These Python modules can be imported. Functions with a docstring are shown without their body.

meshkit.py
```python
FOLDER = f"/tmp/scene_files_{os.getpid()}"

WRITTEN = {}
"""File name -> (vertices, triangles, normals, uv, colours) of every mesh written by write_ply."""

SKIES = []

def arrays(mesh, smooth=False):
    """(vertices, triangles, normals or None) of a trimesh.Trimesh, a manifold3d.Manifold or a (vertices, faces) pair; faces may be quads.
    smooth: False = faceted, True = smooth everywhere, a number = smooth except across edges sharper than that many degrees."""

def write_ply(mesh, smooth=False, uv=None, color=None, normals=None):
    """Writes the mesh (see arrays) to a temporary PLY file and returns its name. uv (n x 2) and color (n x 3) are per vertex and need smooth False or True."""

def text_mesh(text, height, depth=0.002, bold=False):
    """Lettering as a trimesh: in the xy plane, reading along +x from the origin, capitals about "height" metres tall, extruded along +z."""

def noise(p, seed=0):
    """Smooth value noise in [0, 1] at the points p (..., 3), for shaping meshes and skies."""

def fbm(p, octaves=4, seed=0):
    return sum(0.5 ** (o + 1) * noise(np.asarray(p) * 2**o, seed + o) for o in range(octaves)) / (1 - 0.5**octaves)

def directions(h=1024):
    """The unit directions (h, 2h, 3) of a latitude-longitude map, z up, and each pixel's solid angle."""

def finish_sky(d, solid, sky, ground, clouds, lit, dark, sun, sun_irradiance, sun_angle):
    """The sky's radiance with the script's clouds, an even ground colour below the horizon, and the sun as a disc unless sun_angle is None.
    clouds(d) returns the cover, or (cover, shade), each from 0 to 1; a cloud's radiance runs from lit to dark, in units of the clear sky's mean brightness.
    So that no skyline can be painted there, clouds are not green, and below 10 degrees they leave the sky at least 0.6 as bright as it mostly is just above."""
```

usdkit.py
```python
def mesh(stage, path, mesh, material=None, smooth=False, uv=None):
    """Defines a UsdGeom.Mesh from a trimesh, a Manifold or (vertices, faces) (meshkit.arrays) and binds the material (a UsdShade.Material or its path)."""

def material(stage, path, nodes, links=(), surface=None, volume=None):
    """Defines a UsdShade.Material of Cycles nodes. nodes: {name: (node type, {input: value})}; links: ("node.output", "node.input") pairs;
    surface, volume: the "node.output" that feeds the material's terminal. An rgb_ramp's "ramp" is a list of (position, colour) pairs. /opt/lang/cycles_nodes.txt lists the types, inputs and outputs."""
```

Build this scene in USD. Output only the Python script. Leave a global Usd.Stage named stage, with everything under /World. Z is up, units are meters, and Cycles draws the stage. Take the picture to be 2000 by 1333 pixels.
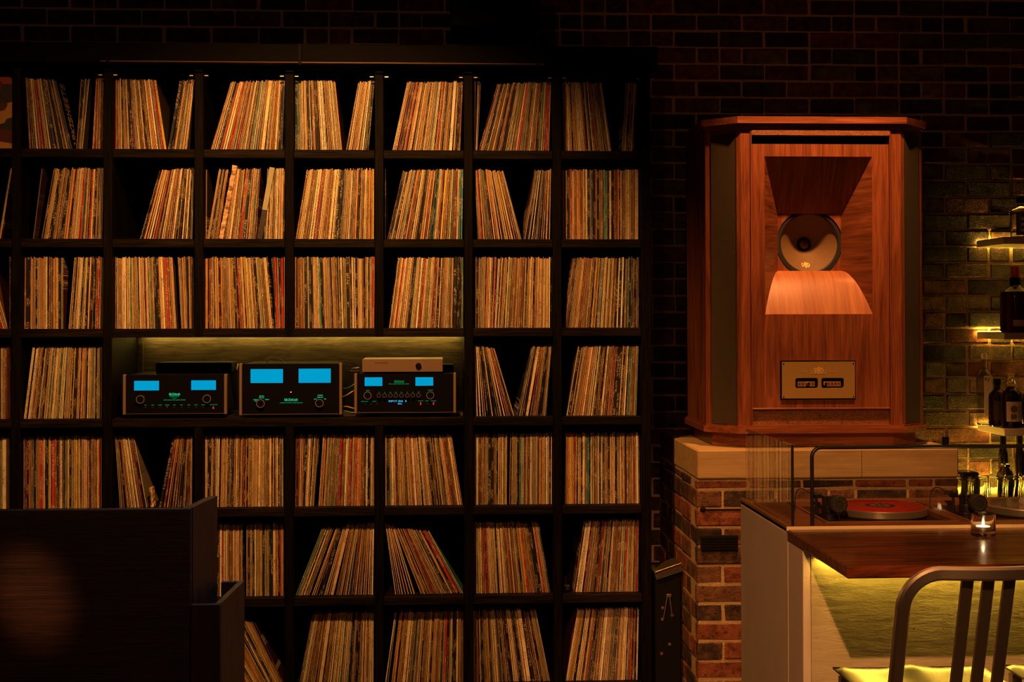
import math, random
import numpy as np, trimesh, manifold3d, usdkit, meshkit
from pxr import Usd, UsdGeom, UsdLux, UsdShade, Sdf, Gf, Vt
from shapely.geometry import Polygon, Point, box as sbox

stage = Usd.Stage.CreateInMemory()
UsdGeom.SetStageUpAxis(stage, UsdGeom.Tokens.z)
UsdGeom.SetStageMetersPerUnit(stage, 1.0)
UsdGeom.Xform.Define(stage, '/World')
stage.SetDefaultPrim(stage.GetPrimAtPath('/World'))
rng = random.Random(7)
PI = math.pi

# ------------------------------------------------------------------ camera
YAW, PITCH, ROLL = .0514, .0139, -.0019
fw = np.array([math.sin(YAW) * math.cos(PITCH), math.cos(YAW) * math.cos(PITCH), math.sin(PITCH)])
rt = np.array([math.cos(YAW), -math.sin(YAW), 0.]); up = np.cross(rt, fw)
R_ = rt * math.cos(ROLL) + up * math.sin(ROLL); U_ = -rt * math.sin(ROLL) + up * math.cos(ROLL)
cam = UsdGeom.Camera.Define(stage, '/World/camera')
cam.CreateFocalLengthAttr(48.6); cam.CreateHorizontalApertureAttr(36.0); cam.CreateVerticalApertureAttr(36.0 * 1333 / 2000)
cam.CreateVerticalApertureOffsetAttr(-83.04 / 2000 * 36.0)
cam.CreateClippingRangeAttr(Gf.Vec2f(.05, 200))
cam.AddTransformOp().Set(Gf.Matrix4d(*R_, 0, *U_, 0, *(-fw), 0, 0, 0, 1.68, 1))
cam.CreateExposureAttr(0.0)

# ------------------------------------------------------------------ light
WARM = (1.0, .415, .095)
AMBER = (1.0, .38, .11)


def aim(prim, pos, target):
    d = np.array(target, float) - np.array(pos, float); d /= np.linalg.norm(d)
    z = -d; x = np.cross([0, 0, 1.0], z); x /= np.linalg.norm(x); y = np.cross(z, x)
    UsdGeom.Xformable(prim).AddTransformOp().Set(Gf.Matrix4d(*x, 0, *y, 0, *z, 0, *pos, 1))


def spot(name, pos, target, power, color, radius=.04, cone=40, soft=.6):
    l = UsdLux.SphereLight.Define(stage, '/World/' + name)
    l.CreateRadiusAttr(radius); l.CreateIntensityAttr(power); l.CreateColorAttr(Gf.Vec3f(*color)); l.CreateNormalizeAttr(True)
    s = UsdLux.ShapingAPI.Apply(l.GetPrim()); s.CreateShapingConeAngleAttr(cone); s.CreateShapingConeSoftnessAttr(soft)
    aim(l.GetPrim(), pos, target)


dome = UsdLux.DomeLight.Define(stage, '/World/room_glow')
dome.CreateIntensityAttr(.004); dome.CreateColorAttr(Gf.Vec3f(1, .62, .4))
spot('shelf_spotlight', (-.42, 4.1, 3.5), (-.50, 6.05, 1.30), 122, WARM, .05, 38.5, .72)
spot('shelf_side_spotlight', (-1.5, 4.0, 3.45), (-1.5, 6.05, 1.55), 17, WARM, .05, 34, .8)
spot('speaker_spotlight', (1.58, 5.02, 3.68), (1.61, 5.80, 1.95), 92, AMBER, .03, 24, .8)
spot('bar_spotlight', (.15, .7, 3.1), (1.25, 4.1, .85), 150, AMBER, .03, 17, .8)
spot('added_deck_fill', (1.62, 4.72, 3.6), (1.62, 4.64, 1.0), 16, AMBER, .02, 15, .8)  # added fill over the turntables to brighten the red record
spot('added_stool_fill', (1.2, 3.95, 3.6), (1.19, 2.9, 1.1), 105, AMBER, .02, 7, .6)  # added narrow fill that brightens the top rail of the stool
spot('cool_spotlight', (.25, 3.5, 3.7), (-.62, 3.6, 1.1), 26, (.75, .72, 1), .03, 14, .8)
rear_fill = UsdLux.SphereLight.Define(stage, '/World/added_rear_fill'); rear_fill.CreateRadiusAttr(.12); rear_fill.CreateNormalizeAttr(True); rear_fill.CreateIntensityAttr(12); rear_fill.CreateColorAttr(Gf.Vec3f(1, .42, .2)); rear_fill.AddTranslateOp().Set(Gf.Vec3d(-1.0, -1.2, 2.7))  # unseen fill light added behind the camera for ambient brightness
spot('booth_spotlight', (-1.9, .9, 3.2), (-1.0, 3.45, 1.0), 100, (1, .36, .14), .03, 1.9, 1.)

# ------------------------------------------------------------------ materials
LK = '/World/Looks/'
UsdGeom.Scope.Define(stage, '/World/Looks')


def plain(name, color, rough=.5, metal=0., bump=0., bscale=60., var=0., coat=0., spec=.5, **kw):
    n = {'p': ('principled_bsdf', {'base_color': color, 'roughness': rough, 'metallic': metal, 'coat_weight': coat, 'specular_ior_level': spec, **kw})}
    l = []
    if bump or var:
        n['tc'] = ('texture_coordinate', {}); n['no'] = ('noise_texture', {'scale': bscale, 'detail': 4.0}); l.append(('tc.object', 'no.vector'))
    if bump:
        n['b'] = ('bump', {'strength': bump, 'distance': .004}); l += [('no.fac', 'b.height'), ('b.normal', 'p.normal')]
    if var:
        n['r'] = ('rgb_ramp', {'ramp': [(.25, tuple(c * (1 - var) for c in color)), (.75, tuple(min(1, c * (1 + var)) for c in color))]})
        l += [('no.fac', 'r.fac'), ('r.color', 'p.base_color')]
    return usdkit.material(stage, LK + name, n, l, surface='p.BSDF')


def wood(name, dark, light, axis='z', k=1.0, rough=.35, coat=0., bump=.15, stretch=14., spec=.5, pores=.35, distort=1.2, lo=.2):
    s1 = [26. * k / stretch if a in axis else 26. * k for a in 'xyz']; s2 = [6. * k if a in axis else 170. * k for a in 'xyz']
    n = {'tc': ('texture_coordinate', {}), 'm1': ('mapping', {'scale': s1}), 'm2': ('mapping', {'scale': s2}),
         'n1': ('noise_texture', {'scale': 1.0, 'detail': 5.0, 'distortion': distort, 'roughness': .55}),
         'n2': ('noise_texture', {'scale': 1.0, 'detail': 3.0, 'roughness': .6}),
         'r1': ('rgb_ramp', {'ramp': [(.5 - lo, dark), (.5, tuple((a + b) / 2 for a, b in zip(dark, light))), (.5 + lo * .9, light)]}),
         'r2': ('rgb_ramp', {'ramp': [(.35, (1 - pores,) * 3), (.6, (1, 1, 1))]}),
         'x': ('mix_color', {'blend_type': 'multiply', 'fac': 1.0}),
         'b': ('bump', {'strength': bump, 'distance': .002}),
         'p': ('principled_bsdf', {'roughness': rough, 'coat_weight': coat, 'coat_roughness': .05, 'specular_ior_level': spec})}
    l = [('tc.object', 'm1.vector'), ('tc.object', 'm2.vector'), ('m1.vector', 'n1.vector'), ('m2.vector', 'n2.vector'), ('n1.fac', 'r1.fac'), ('n2.fac', 'r2.fac'),
         ('r1.color', 'x.a'), ('r2.color', 'x.b'), ('x.result', 'p.base_color'), ('n2.fac', 'b.height'), ('b.normal', 'p.normal')]
    return usdkit.material(stage, LK + name, n, l, surface='p.BSDF')


def glow(name, color, strength):
    return usdkit.material(stage, LK + name, {'e': ('emission', {'color': color, 'strength': strength})}, [], surface='e.emission')


def brickmat(name, a, b, c):
    n = {'g': ('geometry', {}), 'n1': ('noise_texture', {'scale': 22.0, 'detail': 3.0, 'roughness': .6}), 'n2': ('noise_texture', {'scale': 130.0, 'detail': 4.0, 'roughness': .7}),
         'v': ('voronoi_texture', {'scale': 42.0}), 'vr': ('rgb_ramp', {'ramp': [(.12, (.10, .10, .10)), (.34, (1, 1, 1))]}),
         'r': ('rgb_ramp', {'ramp': [(.3, a), (.5, b), (.72, c)]}), 'x': ('mix_color', {'blend_type': 'multiply', 'fac': .55}),
         'b': ('bump', {'strength': .8, 'distance': .008}), 'p': ('principled_bsdf', {'roughness': .8, 'specular_ior_level': .35})}
    l = [('g.position', 'n1.vector'), ('g.position', 'n2.vector'), ('g.position', 'v.vector'), ('v.distance', 'vr.fac'), ('n1.fac', 'r.fac'), ('r.color', 'x.a'), ('vr.color', 'x.b'),
         ('x.result', 'p.base_color'), ('n2.fac', 'b.height'), ('b.normal', 'p.normal')]
    return usdkit.material(stage, LK + name, n, l, surface='p.BSDF')


BLACKOAK = wood('black_oak', (.0035, .0026, .002), (.020, .013, .008), 'x', 1.2, .6, 0, .8, pores=.75, spec=.07)
BLACKOAK_V = wood('black_oak_upright', (.003, .0025, .002), (.009, .0065, .0045), 'z', 1.2, .6, 0, .6, pores=.65, spec=.05)
OAKPANEL = wood('alcove_oak', (.035, .026, .014), (.11, .085, .05), 'x', 1.0, .45, 0, .4, 6., pores=.5, distort=2.5)
CROWNBLACK = plain('crown_black', (.0035, .003, .0028), .7, spec=.05)
BOOTHWOOD = wood('booth_oak', (.030, .015, .008), (.075, .038, .020), 'x', 1.3, .45, 0, .3, pores=.5)
BOOTHWOOD_V = wood('booth_oak_upright', (.035, .017, .009), (.080, .042, .022), 'z', 1.3, .45, 0, .3, pores=.5)
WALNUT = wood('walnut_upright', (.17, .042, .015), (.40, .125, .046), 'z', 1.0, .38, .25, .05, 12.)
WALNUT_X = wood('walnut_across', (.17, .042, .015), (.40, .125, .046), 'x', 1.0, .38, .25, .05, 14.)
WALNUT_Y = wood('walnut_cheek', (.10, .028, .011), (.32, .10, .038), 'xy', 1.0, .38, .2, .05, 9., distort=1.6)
WALNUT_LIT = wood('walnut_lit', (.38, .12, .042), (.58, .24, .09), 'yz', .75, .4, .2, .05, 12., pores=.18)  # same walnut lightened: light on the lower flare put into its colour
BURL = wood('walnut_burl', (.14, .045, .018), (.45, .20, .08), 'x', 2.2, .35, .3, .05, 2., distort=5.)
BARWOOD = wood('bar_redwood', (.035, .008, .004), (.25, .062, .019), 'x', .5, .28, .22, .05, 8., spec=.25, distort=3.2, pores=.5, lo=.13)
DECKWOOD = wood('deck_redwood', (.22, .08, .03), (.40, .16, .065), 'x', 1.0, .35, .2, .05)
MANTEL = wood('mantel_limewash', (.44, .29, .125), (.55, .39, .18), 'x', .35, .8, 0, .5, 5., pores=.14, distort=2.)
WHITEPANEL = plain('painted_panel', (.80, .71, .64), .6, bump=.12, bscale=9, var=.05)
BLACKMETAL = plain('black_metal', (.012, .012, .013), .35, 0, spec=.5)
BLACKGLOSS = plain('black_gloss', (.006, .006, .008), .12, 0)
BLACKMATT = plain('black_matt', (.006, .0055, .0055), .8, spec=.15)
RUBBER = plain('rubber', (.02, .02, .02), .6)
CHROME = plain('chrome', (.75, .74, .72), .12, 1.0)
BRASS = plain('brass', (.72, .48, .20), .32, 1.0, bump=.05, bscale=300)
BRASSPLATE = plain('brushed_brass_plate', (.66, .42, .13), .42, .55, bump=.06, bscale=250)
GOLD = plain('gold_print', (.85, .55, .2), .45, .3)
ALU = plain('brushed_aluminium', (.66, .60, .54), .38, 1.0, bump=.03, bscale=400)
SEATMETAL = plain('seat_aluminium', (.26, .235, .20), .24, 1.0)
RINGMETAL = plain('knob_ring_metal', (.30, .23, .20), .4, .3)
ALUTRIM = plain('anodised_trim', (.27, .18, .13), .5, .4)
SILVERFACE = plain('satin_faceplate', (.24, .155, .115), .45, .3)
CONE = plain('speaker_cone', (.21, .125, .052), .7, bump=.1, bscale=90, var=.06)
CLOTH = plain('grille_cloth', (.055, .038, .018), .95, bump=.25, bscale=650, var=.5)
CREAM = plain('cream_label', (.74, .62, .46), .7, var=.05, bscale=40)
SHELFWHITE = plain('shelf_paint', (.62, .50, .36), .6)
CERAMIC = plain('wax', (.9, .86, .78), .5, subsurface_weight=.3)
VINYLRED = plain('red_vinyl', (.55, .018, .022), .18, coat=.4)
VINYLBLACK = plain('black_label', (.02, .012, .010), .4)
PLATTER = plain('platter_metal', (.60, .52, .42), .34, .8)
GREENGLASS = plain('green_bottle_glass', (.01, .05, .025), .06, coat=.5)
DARKGLASS = plain('dark_bottle_glass', (.010, .006, .005), .05, coat=.6)
WHISKY = plain('amber_bottle_glass', (.05, .010, .004), .05, coat=.6)
REDFOIL = plain('red_foil', (.45, .04, .03), .35, .2)
SHELFDARK = plain('shelf_underside', (.40, .34, .24), .6)
FLOORMAT = wood('floor_boards', (.05, .03, .018), (.11, .065, .035), 'y', .5, .45)
ROOMPAINT = plain('dark_room_paint', (.05, .035, .028), .8, bump=.1, bscale=20)
MORTAR = plain('mortar', (.46, .33, .18), .95, bump=.7, bscale=130, var=.25)
BRICKS = [brickmat('brick_red', (.10, .028, .016), (.25, .075, .035), (.34, .12, .055)),
          brickmat('brick_brown', (.06, .026, .016), (.17, .075, .038), (.25, .12, .06)),
          brickmat('brick_burnt', (.025, .016, .012), (.09, .045, .028), (.20, .095, .05)),
          brickmat('brick_dark', (.020, .014, .012), (.05, .028, .020), (.13, .065, .038))]
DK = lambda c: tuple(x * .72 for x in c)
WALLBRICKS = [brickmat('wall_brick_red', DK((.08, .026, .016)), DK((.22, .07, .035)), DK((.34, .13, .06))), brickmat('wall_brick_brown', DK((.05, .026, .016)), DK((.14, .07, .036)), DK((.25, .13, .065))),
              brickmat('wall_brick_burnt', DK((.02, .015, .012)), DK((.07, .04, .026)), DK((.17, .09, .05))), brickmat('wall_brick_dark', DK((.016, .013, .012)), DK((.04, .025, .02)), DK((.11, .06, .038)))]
SCREEN = glow('meter_blue', (.0, .335, .60), 1.0)
GREENLIT = glow('lettering_green', (.02, .55, .25), .9)
GREENDIM = glow('lettering_green_dim', (.01, .38, .12), .55)
CYANLIT = glow('display_cyan', (.05, .45, .75), 1.0)
REDLIT = glow('indicator_red', (.8, .03, .03), .8)
LEDSTRIP = glow('led_amber', (1.0, .60, .10), 27.0)
LEDBAR = glow('led_amber_bar', (1.0, .60, .06), 62.0)
LEDWALL = glow('led_amber_wall', (1.0, .58, .07), 130.0)
FLAME = glow('candle_flame', (1.0, .62, .28), 850.0)

PANE = usdkit.material(stage, LK + 'pane_glass', {'f': ('fresnel', {}), 'gb': ('geometry', {}), 'io': ('mix_float', {'a': 1.36, 'b': 1 / 1.36}), 't': ('transparent_bsdf', {'color': (.96, .97, .95)}), 'g': ('glossy_bsdf', {'color': (1, 1, 1), 'roughness': .0}),
                       'm': ('mix_closure', {})}, [('gb.backfacing', 'io.fac'), ('io.result', 'f.IOR'), ('f.fac', 'm.fac'), ('t.BSDF', 'm.closure1'), ('g.BSDF', 'm.closure2')], surface='m.closure')
GLASS = usdkit.material(stage, LK + 'clear_glass', {'p': ('principled_bsdf', {'base_color': (1, 1, 1), 'roughness': .0, 'transmission_weight': 1.0, 'ior': 1.45})}, [], surface='p.BSDF')
SMOKE = usdkit.material(stage, LK + 'bar_glass', {'p': ('principled_bsdf', {'base_color': (.80, .77, .66), 'roughness': .01, 'transmission_weight': 1.0, 'ior': 1.45})}, [], surface='p.BSDF')

# plaster of the bar front: trowel relief and a few pits
n = {'tc': ('texture_coordinate', {}), 'm': ('mapping', {'scale': (6, 6, 26)}), 'n1': ('noise_texture', {'scale': 1.6, 'detail': 7.0, 'roughness': .62}), 'n2': ('noise_texture', {'scale': 5.0, 'detail': 3.0}),
     'v': ('voronoi_texture', {'scale': 11.0, 'randomness': 1.0}), 'vr': ('rgb_ramp', {'ramp': [(.022, (.12, .09, .06)), (.034, (1, 1, 1))]}), 'r': ('rgb_ramp', {'ramp': [(.3, (.50, .44, .30)), (.7, (.66, .59, .42))]}),
     'x': ('mix_color', {'blend_type': 'multiply', 'fac': 1.0}), 'b': ('bump', {'strength': .22, 'distance': .012}), 'p': ('principled_bsdf', {'roughness': .8, 'specular_ior_level': .25})}
PLASTER = usdkit.material(stage, LK + 'bar_plaster', n, [('tc.object', 'm.vector'), ('m.vector', 'n1.vector'), ('tc.object', 'n2.vector'), ('tc.object', 'v.vector'), ('v.distance', 'vr.fac'), ('n2.fac', 'r.fac'),
          ('r.color', 'x.a'), ('vr.color', 'x.b'), ('x.result', 'p.base_color'), ('n1.fac', 'b.height'), ('b.normal', 'p.normal')], surface='p.BSDF')

# record sleeves: colour, print, wear and painted gap shade from the mesh's own attributes
n = {'t': ('attribute', {'attribute': 'tint'}), 'k': ('attribute', {'attribute': 'ink'}), 'a': ('attribute', {'attribute': 'suv'}), 'g': ('geometry', {}),
     'm1': ('mapping', {'scale': (2.2, 420, 37)}), 'm2': ('mapping', {'scale': (.0, 11, 53)}), 'm3': ('mapping', {'scale': (1.5, 30, 91)}),
     'n1': ('noise_texture', {'scale': 1.0, 'detail': 2.0}), 'n2': ('noise_texture', {'scale': 1.0, 'detail': 1.0}), 'n3': ('noise_texture', {'scale': 1.0, 'detail': 5.0, 'roughness': .7}),
     'c1': ('rgb_ramp', {'ramp': [(.53, (0, 0, 0)), (.57, (1, 1, 1))]}), 'c2': ('rgb_ramp', {'ramp': [(.50, (0, 0, 0)), (.53, (1, 1, 1))]}),
     'mm': ('math', {'math_type': 'multiply'}), 'm5': ('math', {'math_type': 'multiply', 'value2': .75}), 'x': ('mix_color', {'blend_type': 'mix'}),
     'w': ('rgb_ramp', {'ramp': [(.28, (.62, .58, .5)), (.5, (1, 1, 1)), (.75, (1.0, 1.0, 1.0))]}), 'y': ('mix_color', {'blend_type': 'multiply', 'fac': .8}),
     'p': ('principled_bsdf', {'roughness': .55, 'specular_ior_level': .35})}
RECORD = usdkit.material(stage, LK + 'record_sleeve', n, [('a.vector', 'm1.vector'), ('a.vector', 'm2.vector'), ('a.vector', 'm3.vector'), ('m1.vector', 'n1.vector'), ('m2.vector', 'n2.vector'), ('m3.vector', 'n3.vector'),
          ('n1.fac', 'c1.fac'), ('n2.fac', 'c2.fac'), ('c1.color', 'mm.value1'), ('c2.color', 'mm.value2'), ('mm.value', 'm5.value1'), ('m5.value', 'x.fac'), ('t.color', 'x.a'), ('k.color', 'x.b'),
          ('n3.fac', 'w.fac'), ('x.result', 'y.a'), ('w.color', 'y.b'), ('y.result', 'p.base_color')], surface='p.BSDF')

# ------------------------------------------------------------------ helpers
used, base_of = {}, {}


def free(parent, name):
    k = (parent, name); used[k] = used.get(k, -1) + 1
    return f'{parent}/{name}' + (f'_{used[k]:03d}' if used[k] else '')


def tag(p, label=None, cat=None, group=None, kind=None):
    for k, v in (('label', label), ('category', cat), ('group', group), ('kind', kind)):
        if v:
            p.SetCustomDataByKey(k, v)


def thing(name, label, cat, loc, group=None, kind=None):
    path = free('/World', name); x = UsdGeom.Xform.Define(stage, path); x.AddTranslateOp().Set(Gf.Vec3d(*map(float, loc)))
    tag(x.GetPrim(), label, cat, group, kind); base_of[path] = np.array(loc, float)
    return path


def move(mesh, d):
    v, f, nn = meshkit.arrays(mesh)
    return trimesh.Trimesh(v + np.asarray(d), f, process=False)


def part(parent, name, mesh, m, smooth=False, label=None, kind=None):
    """a part of a thing; the mesh is given in room coordinates and stored relative to the thing's base"""
    path = free(parent, name); b = base_of[parent]
    usdkit.mesh(stage, path, move(mesh, -b), m, smooth); base_of[path] = b
    tag(stage.GetPrimAtPath(path), label, None, None, kind)
    return path


def one(name, mesh, m, label, cat, group=None, kind=None, smooth=False):
    v, f, nn = meshkit.arrays(mesh); lo, hi = v.min(0), v.max(0)
    b = np.array([(lo[0] + hi[0]) / 2, (lo[1] + hi[1]) / 2, lo[2]])
    path = free('/World', name); g = usdkit.mesh(stage, path, trimesh.Trimesh(v - b, f, process=False), m, smooth)
    UsdGeom.Xformable(g).AddTranslateOp().Set(Gf.Vec3d(*map(float, b))); tag(g.GetPrim(), label, cat, group, kind); base_of[path] = b
    return path


def box(x0, x1, y0, y1, z0, z1, bev=0.):
    if bev <= 0:
        m = trimesh.creation.box([x1 - x0, y1 - y0, z1 - z0]); m.apply_translation([(x0 + x1) / 2, (y0 + y1) / 2, (z0 + z1) / 2]); return m
    b = bev; pts = []
    for x, sx in ((x0, 1), (x1, -1)):
        for y, sy in ((y0, 1), (y1, -1)):
            for z, sz in ((z0, 1), (z1, -1)):
                pts += [(x, y + sy * b, z + sz * b), (x + sx * b, y, z + sz * b), (x + sx * b, y + sy * b, z)]
    return trimesh.convex.convex_hull(np.array(pts))


def cat_(*ms):
    out = []
    for m in ms:
        v, f, nn = meshkit.arrays(m); out.append(trimesh.Trimesh(v, f, process=False))
    return trimesh.util.concatenate(out)


def ext_xy(poly, z0, z1):
    m = trimesh.creation.extrude_polygon(poly if isinstance(poly, Polygon) else Polygon(poly), z1 - z0, engine='earcut'); m.apply_translation([0, 0, z0]); return m


def ext_xz(poly, y0, y1):
    """polygon in x,z extruded from y0 (front) to y1 (back)"""
    m = trimesh.creation.extrude_polygon(poly if isinstance(poly, Polygon) else Polygon(poly), y1 - y0, engine='earcut')
    v = np.array(m.vertices); v = np.stack([v[:, 0], y1 - v[:, 2], v[:, 1]], 1)
    return trimesh.Trimesh(v, m.faces, process=False)


def lathe(prof, c, n=28, axis='z'):
    """(r, h) profile turned about the axis through c"""
    m = trimesh.creation.revolve(np.array(prof, float), sections=n); v = np.array(m.vertices)
    if axis == 'y':       # h runs towards the viewer (-y)
        v = np.stack([v[:, 0], -v[:, 2], v[:, 1]], 1)
    if axis == 'x':
        v = np.stack([v[:, 2], v[:, 1], -v[:, 0]], 1)
    return trimesh.Trimesh(v + np.array(c), m.faces, process=False)


def cyl(r, h, c, axis='z', n=20, bev=.0):
    b = bev or min(r, h) * .08
    return lathe([(0, 0), (r - b, 0), (r, b), (r, h - b), (r - b, h), (0, h)], c, n, axis)


def sweep(pts, prof, refup=(0, 0, 1), closed=True):
    """a profile (list of (a, b)) carried along a polyline; a lies along side, b along up"""
    p = np.asarray(pts, float); t = np.gradient(p, axis=0); t /= np.linalg.norm(t, axis=1, keepdims=True)
    u0 = np.array(refup, float); V = []
    for i in range(len(p)):
        s = np.cross(t[i], u0)
        if np.linalg.norm(s) < 1e-3:
            s = np.cross(t[i], [1.0, 0, 0])
        s /= np.linalg.norm(s); u = np.cross(s, t[i])
        V.append([p[i] + a * s + b * u for a, b in prof])
    V = np.array(V); k = len(prof); F = []
    for i in range(len(p) - 1):
        for j in range(k):
            a, b, c, d = i * k + j, i * k + (j + 1) % k, (i + 1) * k + (j + 1) % k, (i + 1) * k + j
            F += [[a, b, c], [a, c, d]]
    e = (len(p) - 1) * k
    for j in range(1, k - 1):
        F += [[0, j + 1, j], [e, e + j, e + j + 1]]
    m = trimesh.Trimesh(V.reshape(-1, 3), F, process=False); m.fix_normals(); return m


def tube(pts, r, n=8, refup=(0, 0, 1)):
    return sweep(pts, [(r * math.cos(a), r * math.sin(a)) for a in np.linspace(0, 2 * PI, n, endpoint=False)], refup)


def spline(pts, n=24):
    from scipy.interpolate import make_interp_spline
    p = np.array(pts, float); return make_interp_spline(np.linspace(0, 1, len(p)), p, k=min(3, len(p) - 1))(np.linspace(0, 1, n))


def text(s, x, z, y, h, center=True, bold=False, depth=.0012, sx=1.0):
    """lettering facing the viewer; x, z at the middle (or left) of the line, y at its front"""
    m = meshkit.text_mesh(s, h, depth, bold); v = np.array(m.vertices); v[:, 0] *= sx
    off = (v[:, 0].min() + v[:, 0].max()) / 2 if center else v[:, 0].min()
    v = np.stack([v[:, 0] - off + x, y + depth - v[:, 2], v[:, 1] - h / 2 + z], 1)
    return trimesh.Trimesh(v, m.faces, process=False)


# ------------------------------------------------------------------ the room
WY = 6.68
fl = thing('floor', 'dark boarded floor of the bar', 'floor', (0, 0, 0), kind='structure')
part(fl, 'floor_slab', box(-4.5, 4.5, -2.5, 7.0, -.1, 0), FLOORMAT)
ce = thing('ceiling', 'dark painted ceiling of the bar', 'ceiling', (0, 2, 3.9), kind='structure')
part(ce, 'ceiling_slab', box(-4.5, 4.5, -2.5, 7.0, 3.9, 4.0), ROOMPAINT)
for nm, b in (('wall_left', (-4.6, -4.5, -2.5, 7.0)), ('wall_right', (4.5, 4.6, -2.5, 7.0)), ('wall_front', (-4.6, 4.6, -2.6, -2.5))):
    w = thing(nm, f'dark painted {nm[5:]} wall of the bar', 'wall', ((b[0] + b[1]) / 2, (b[2] + b[3]) / 2, 0), kind='structure')
    part(w, 'wall_surface', box(*b, 0, 3.9), ROOMPAINT)

PITCHZ, PITCHX, BL, BH = .0809, .2235, .213, .070


def brick(x0, x1, y0, y1, z0, z1, j=.0016):
    m = box(x0, x1, y0, y1, z0, z1, .0045); v = np.array(m.vertices) + np.array([[rng.uniform(-j, j) for _ in range(3)] for _ in range(len(m.vertices))])
    return trimesh.Trimesh(v, m.faces, process=False)


def pick(from_=BRICKS):
    return from_[rng.choices([0, 1, 2, 3], [3, 4, 4, 3])[0]]


wb = thing('wall_back', 'back wall of dark old bricks with pale mortar joints', 'wall', (0, WY, 0), kind='structure')
part(wb, 'mortar', box(-4.5, 4.5, WY + .007, WY + .2, 0, 3.9), MORTAR)
rest = []
for r in range(-34, 16):
    zc = 2.7165 + PITCHZ * r
    if zc < 0 or zc > 3.86:
        continue
    sh = 0 if r % 2 == 0 else PITCHX / 2
    for k in range(-21, 15):
        x0 = 1.366 + PITCHX * k + sh + rng.uniform(-.003, .003); x1 = x0 + BL + rng.uniform(-.003, .003)
        if x1 < -4.4 or x0 > 4.3:
            continue
        seen = (x1 > .95 and x0 < 2.9 and .80 < zc < 3.26 and not (1.14 < x0 and x1 < 2.03 and zc < 2.50) and not (x0 > 1.0 and x1 < 2.2 and zc < 1.15)) or (x1 > -2.12 and x0 < .96 and 2.90 < zc < 3.24)
        spl = rng.random() < .22
        segs = [(x0, x1)] if not (spl and seen) else [(x0, x0 + .1015), (x0 + .1115, x1)]
        for a, b in segs:
            dy = rng.uniform(-.003, .003)
            m = brick(a, b, WY + dy, WY + .02, zc - BH / 2 + rng.uniform(-.002, .002), zc + BH / 2 + rng.uniform(-.002, .002))
            if seen:
                rest.append((0, m))
            else:
                rest.append((1, m))
front = [m for s, m in rest if s == 0]
front.sort(key=lambda m: abs(m.centroid[0] - 1.6) + .6 * abs(m.centroid[2] - 1.9))
for m in front[:296]:
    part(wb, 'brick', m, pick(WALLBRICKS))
part(wb, 'brickwork', cat_(*(front[296:] + [m for s, m in rest if s])), WALLBRICKS[2], kind='stuff')

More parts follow.
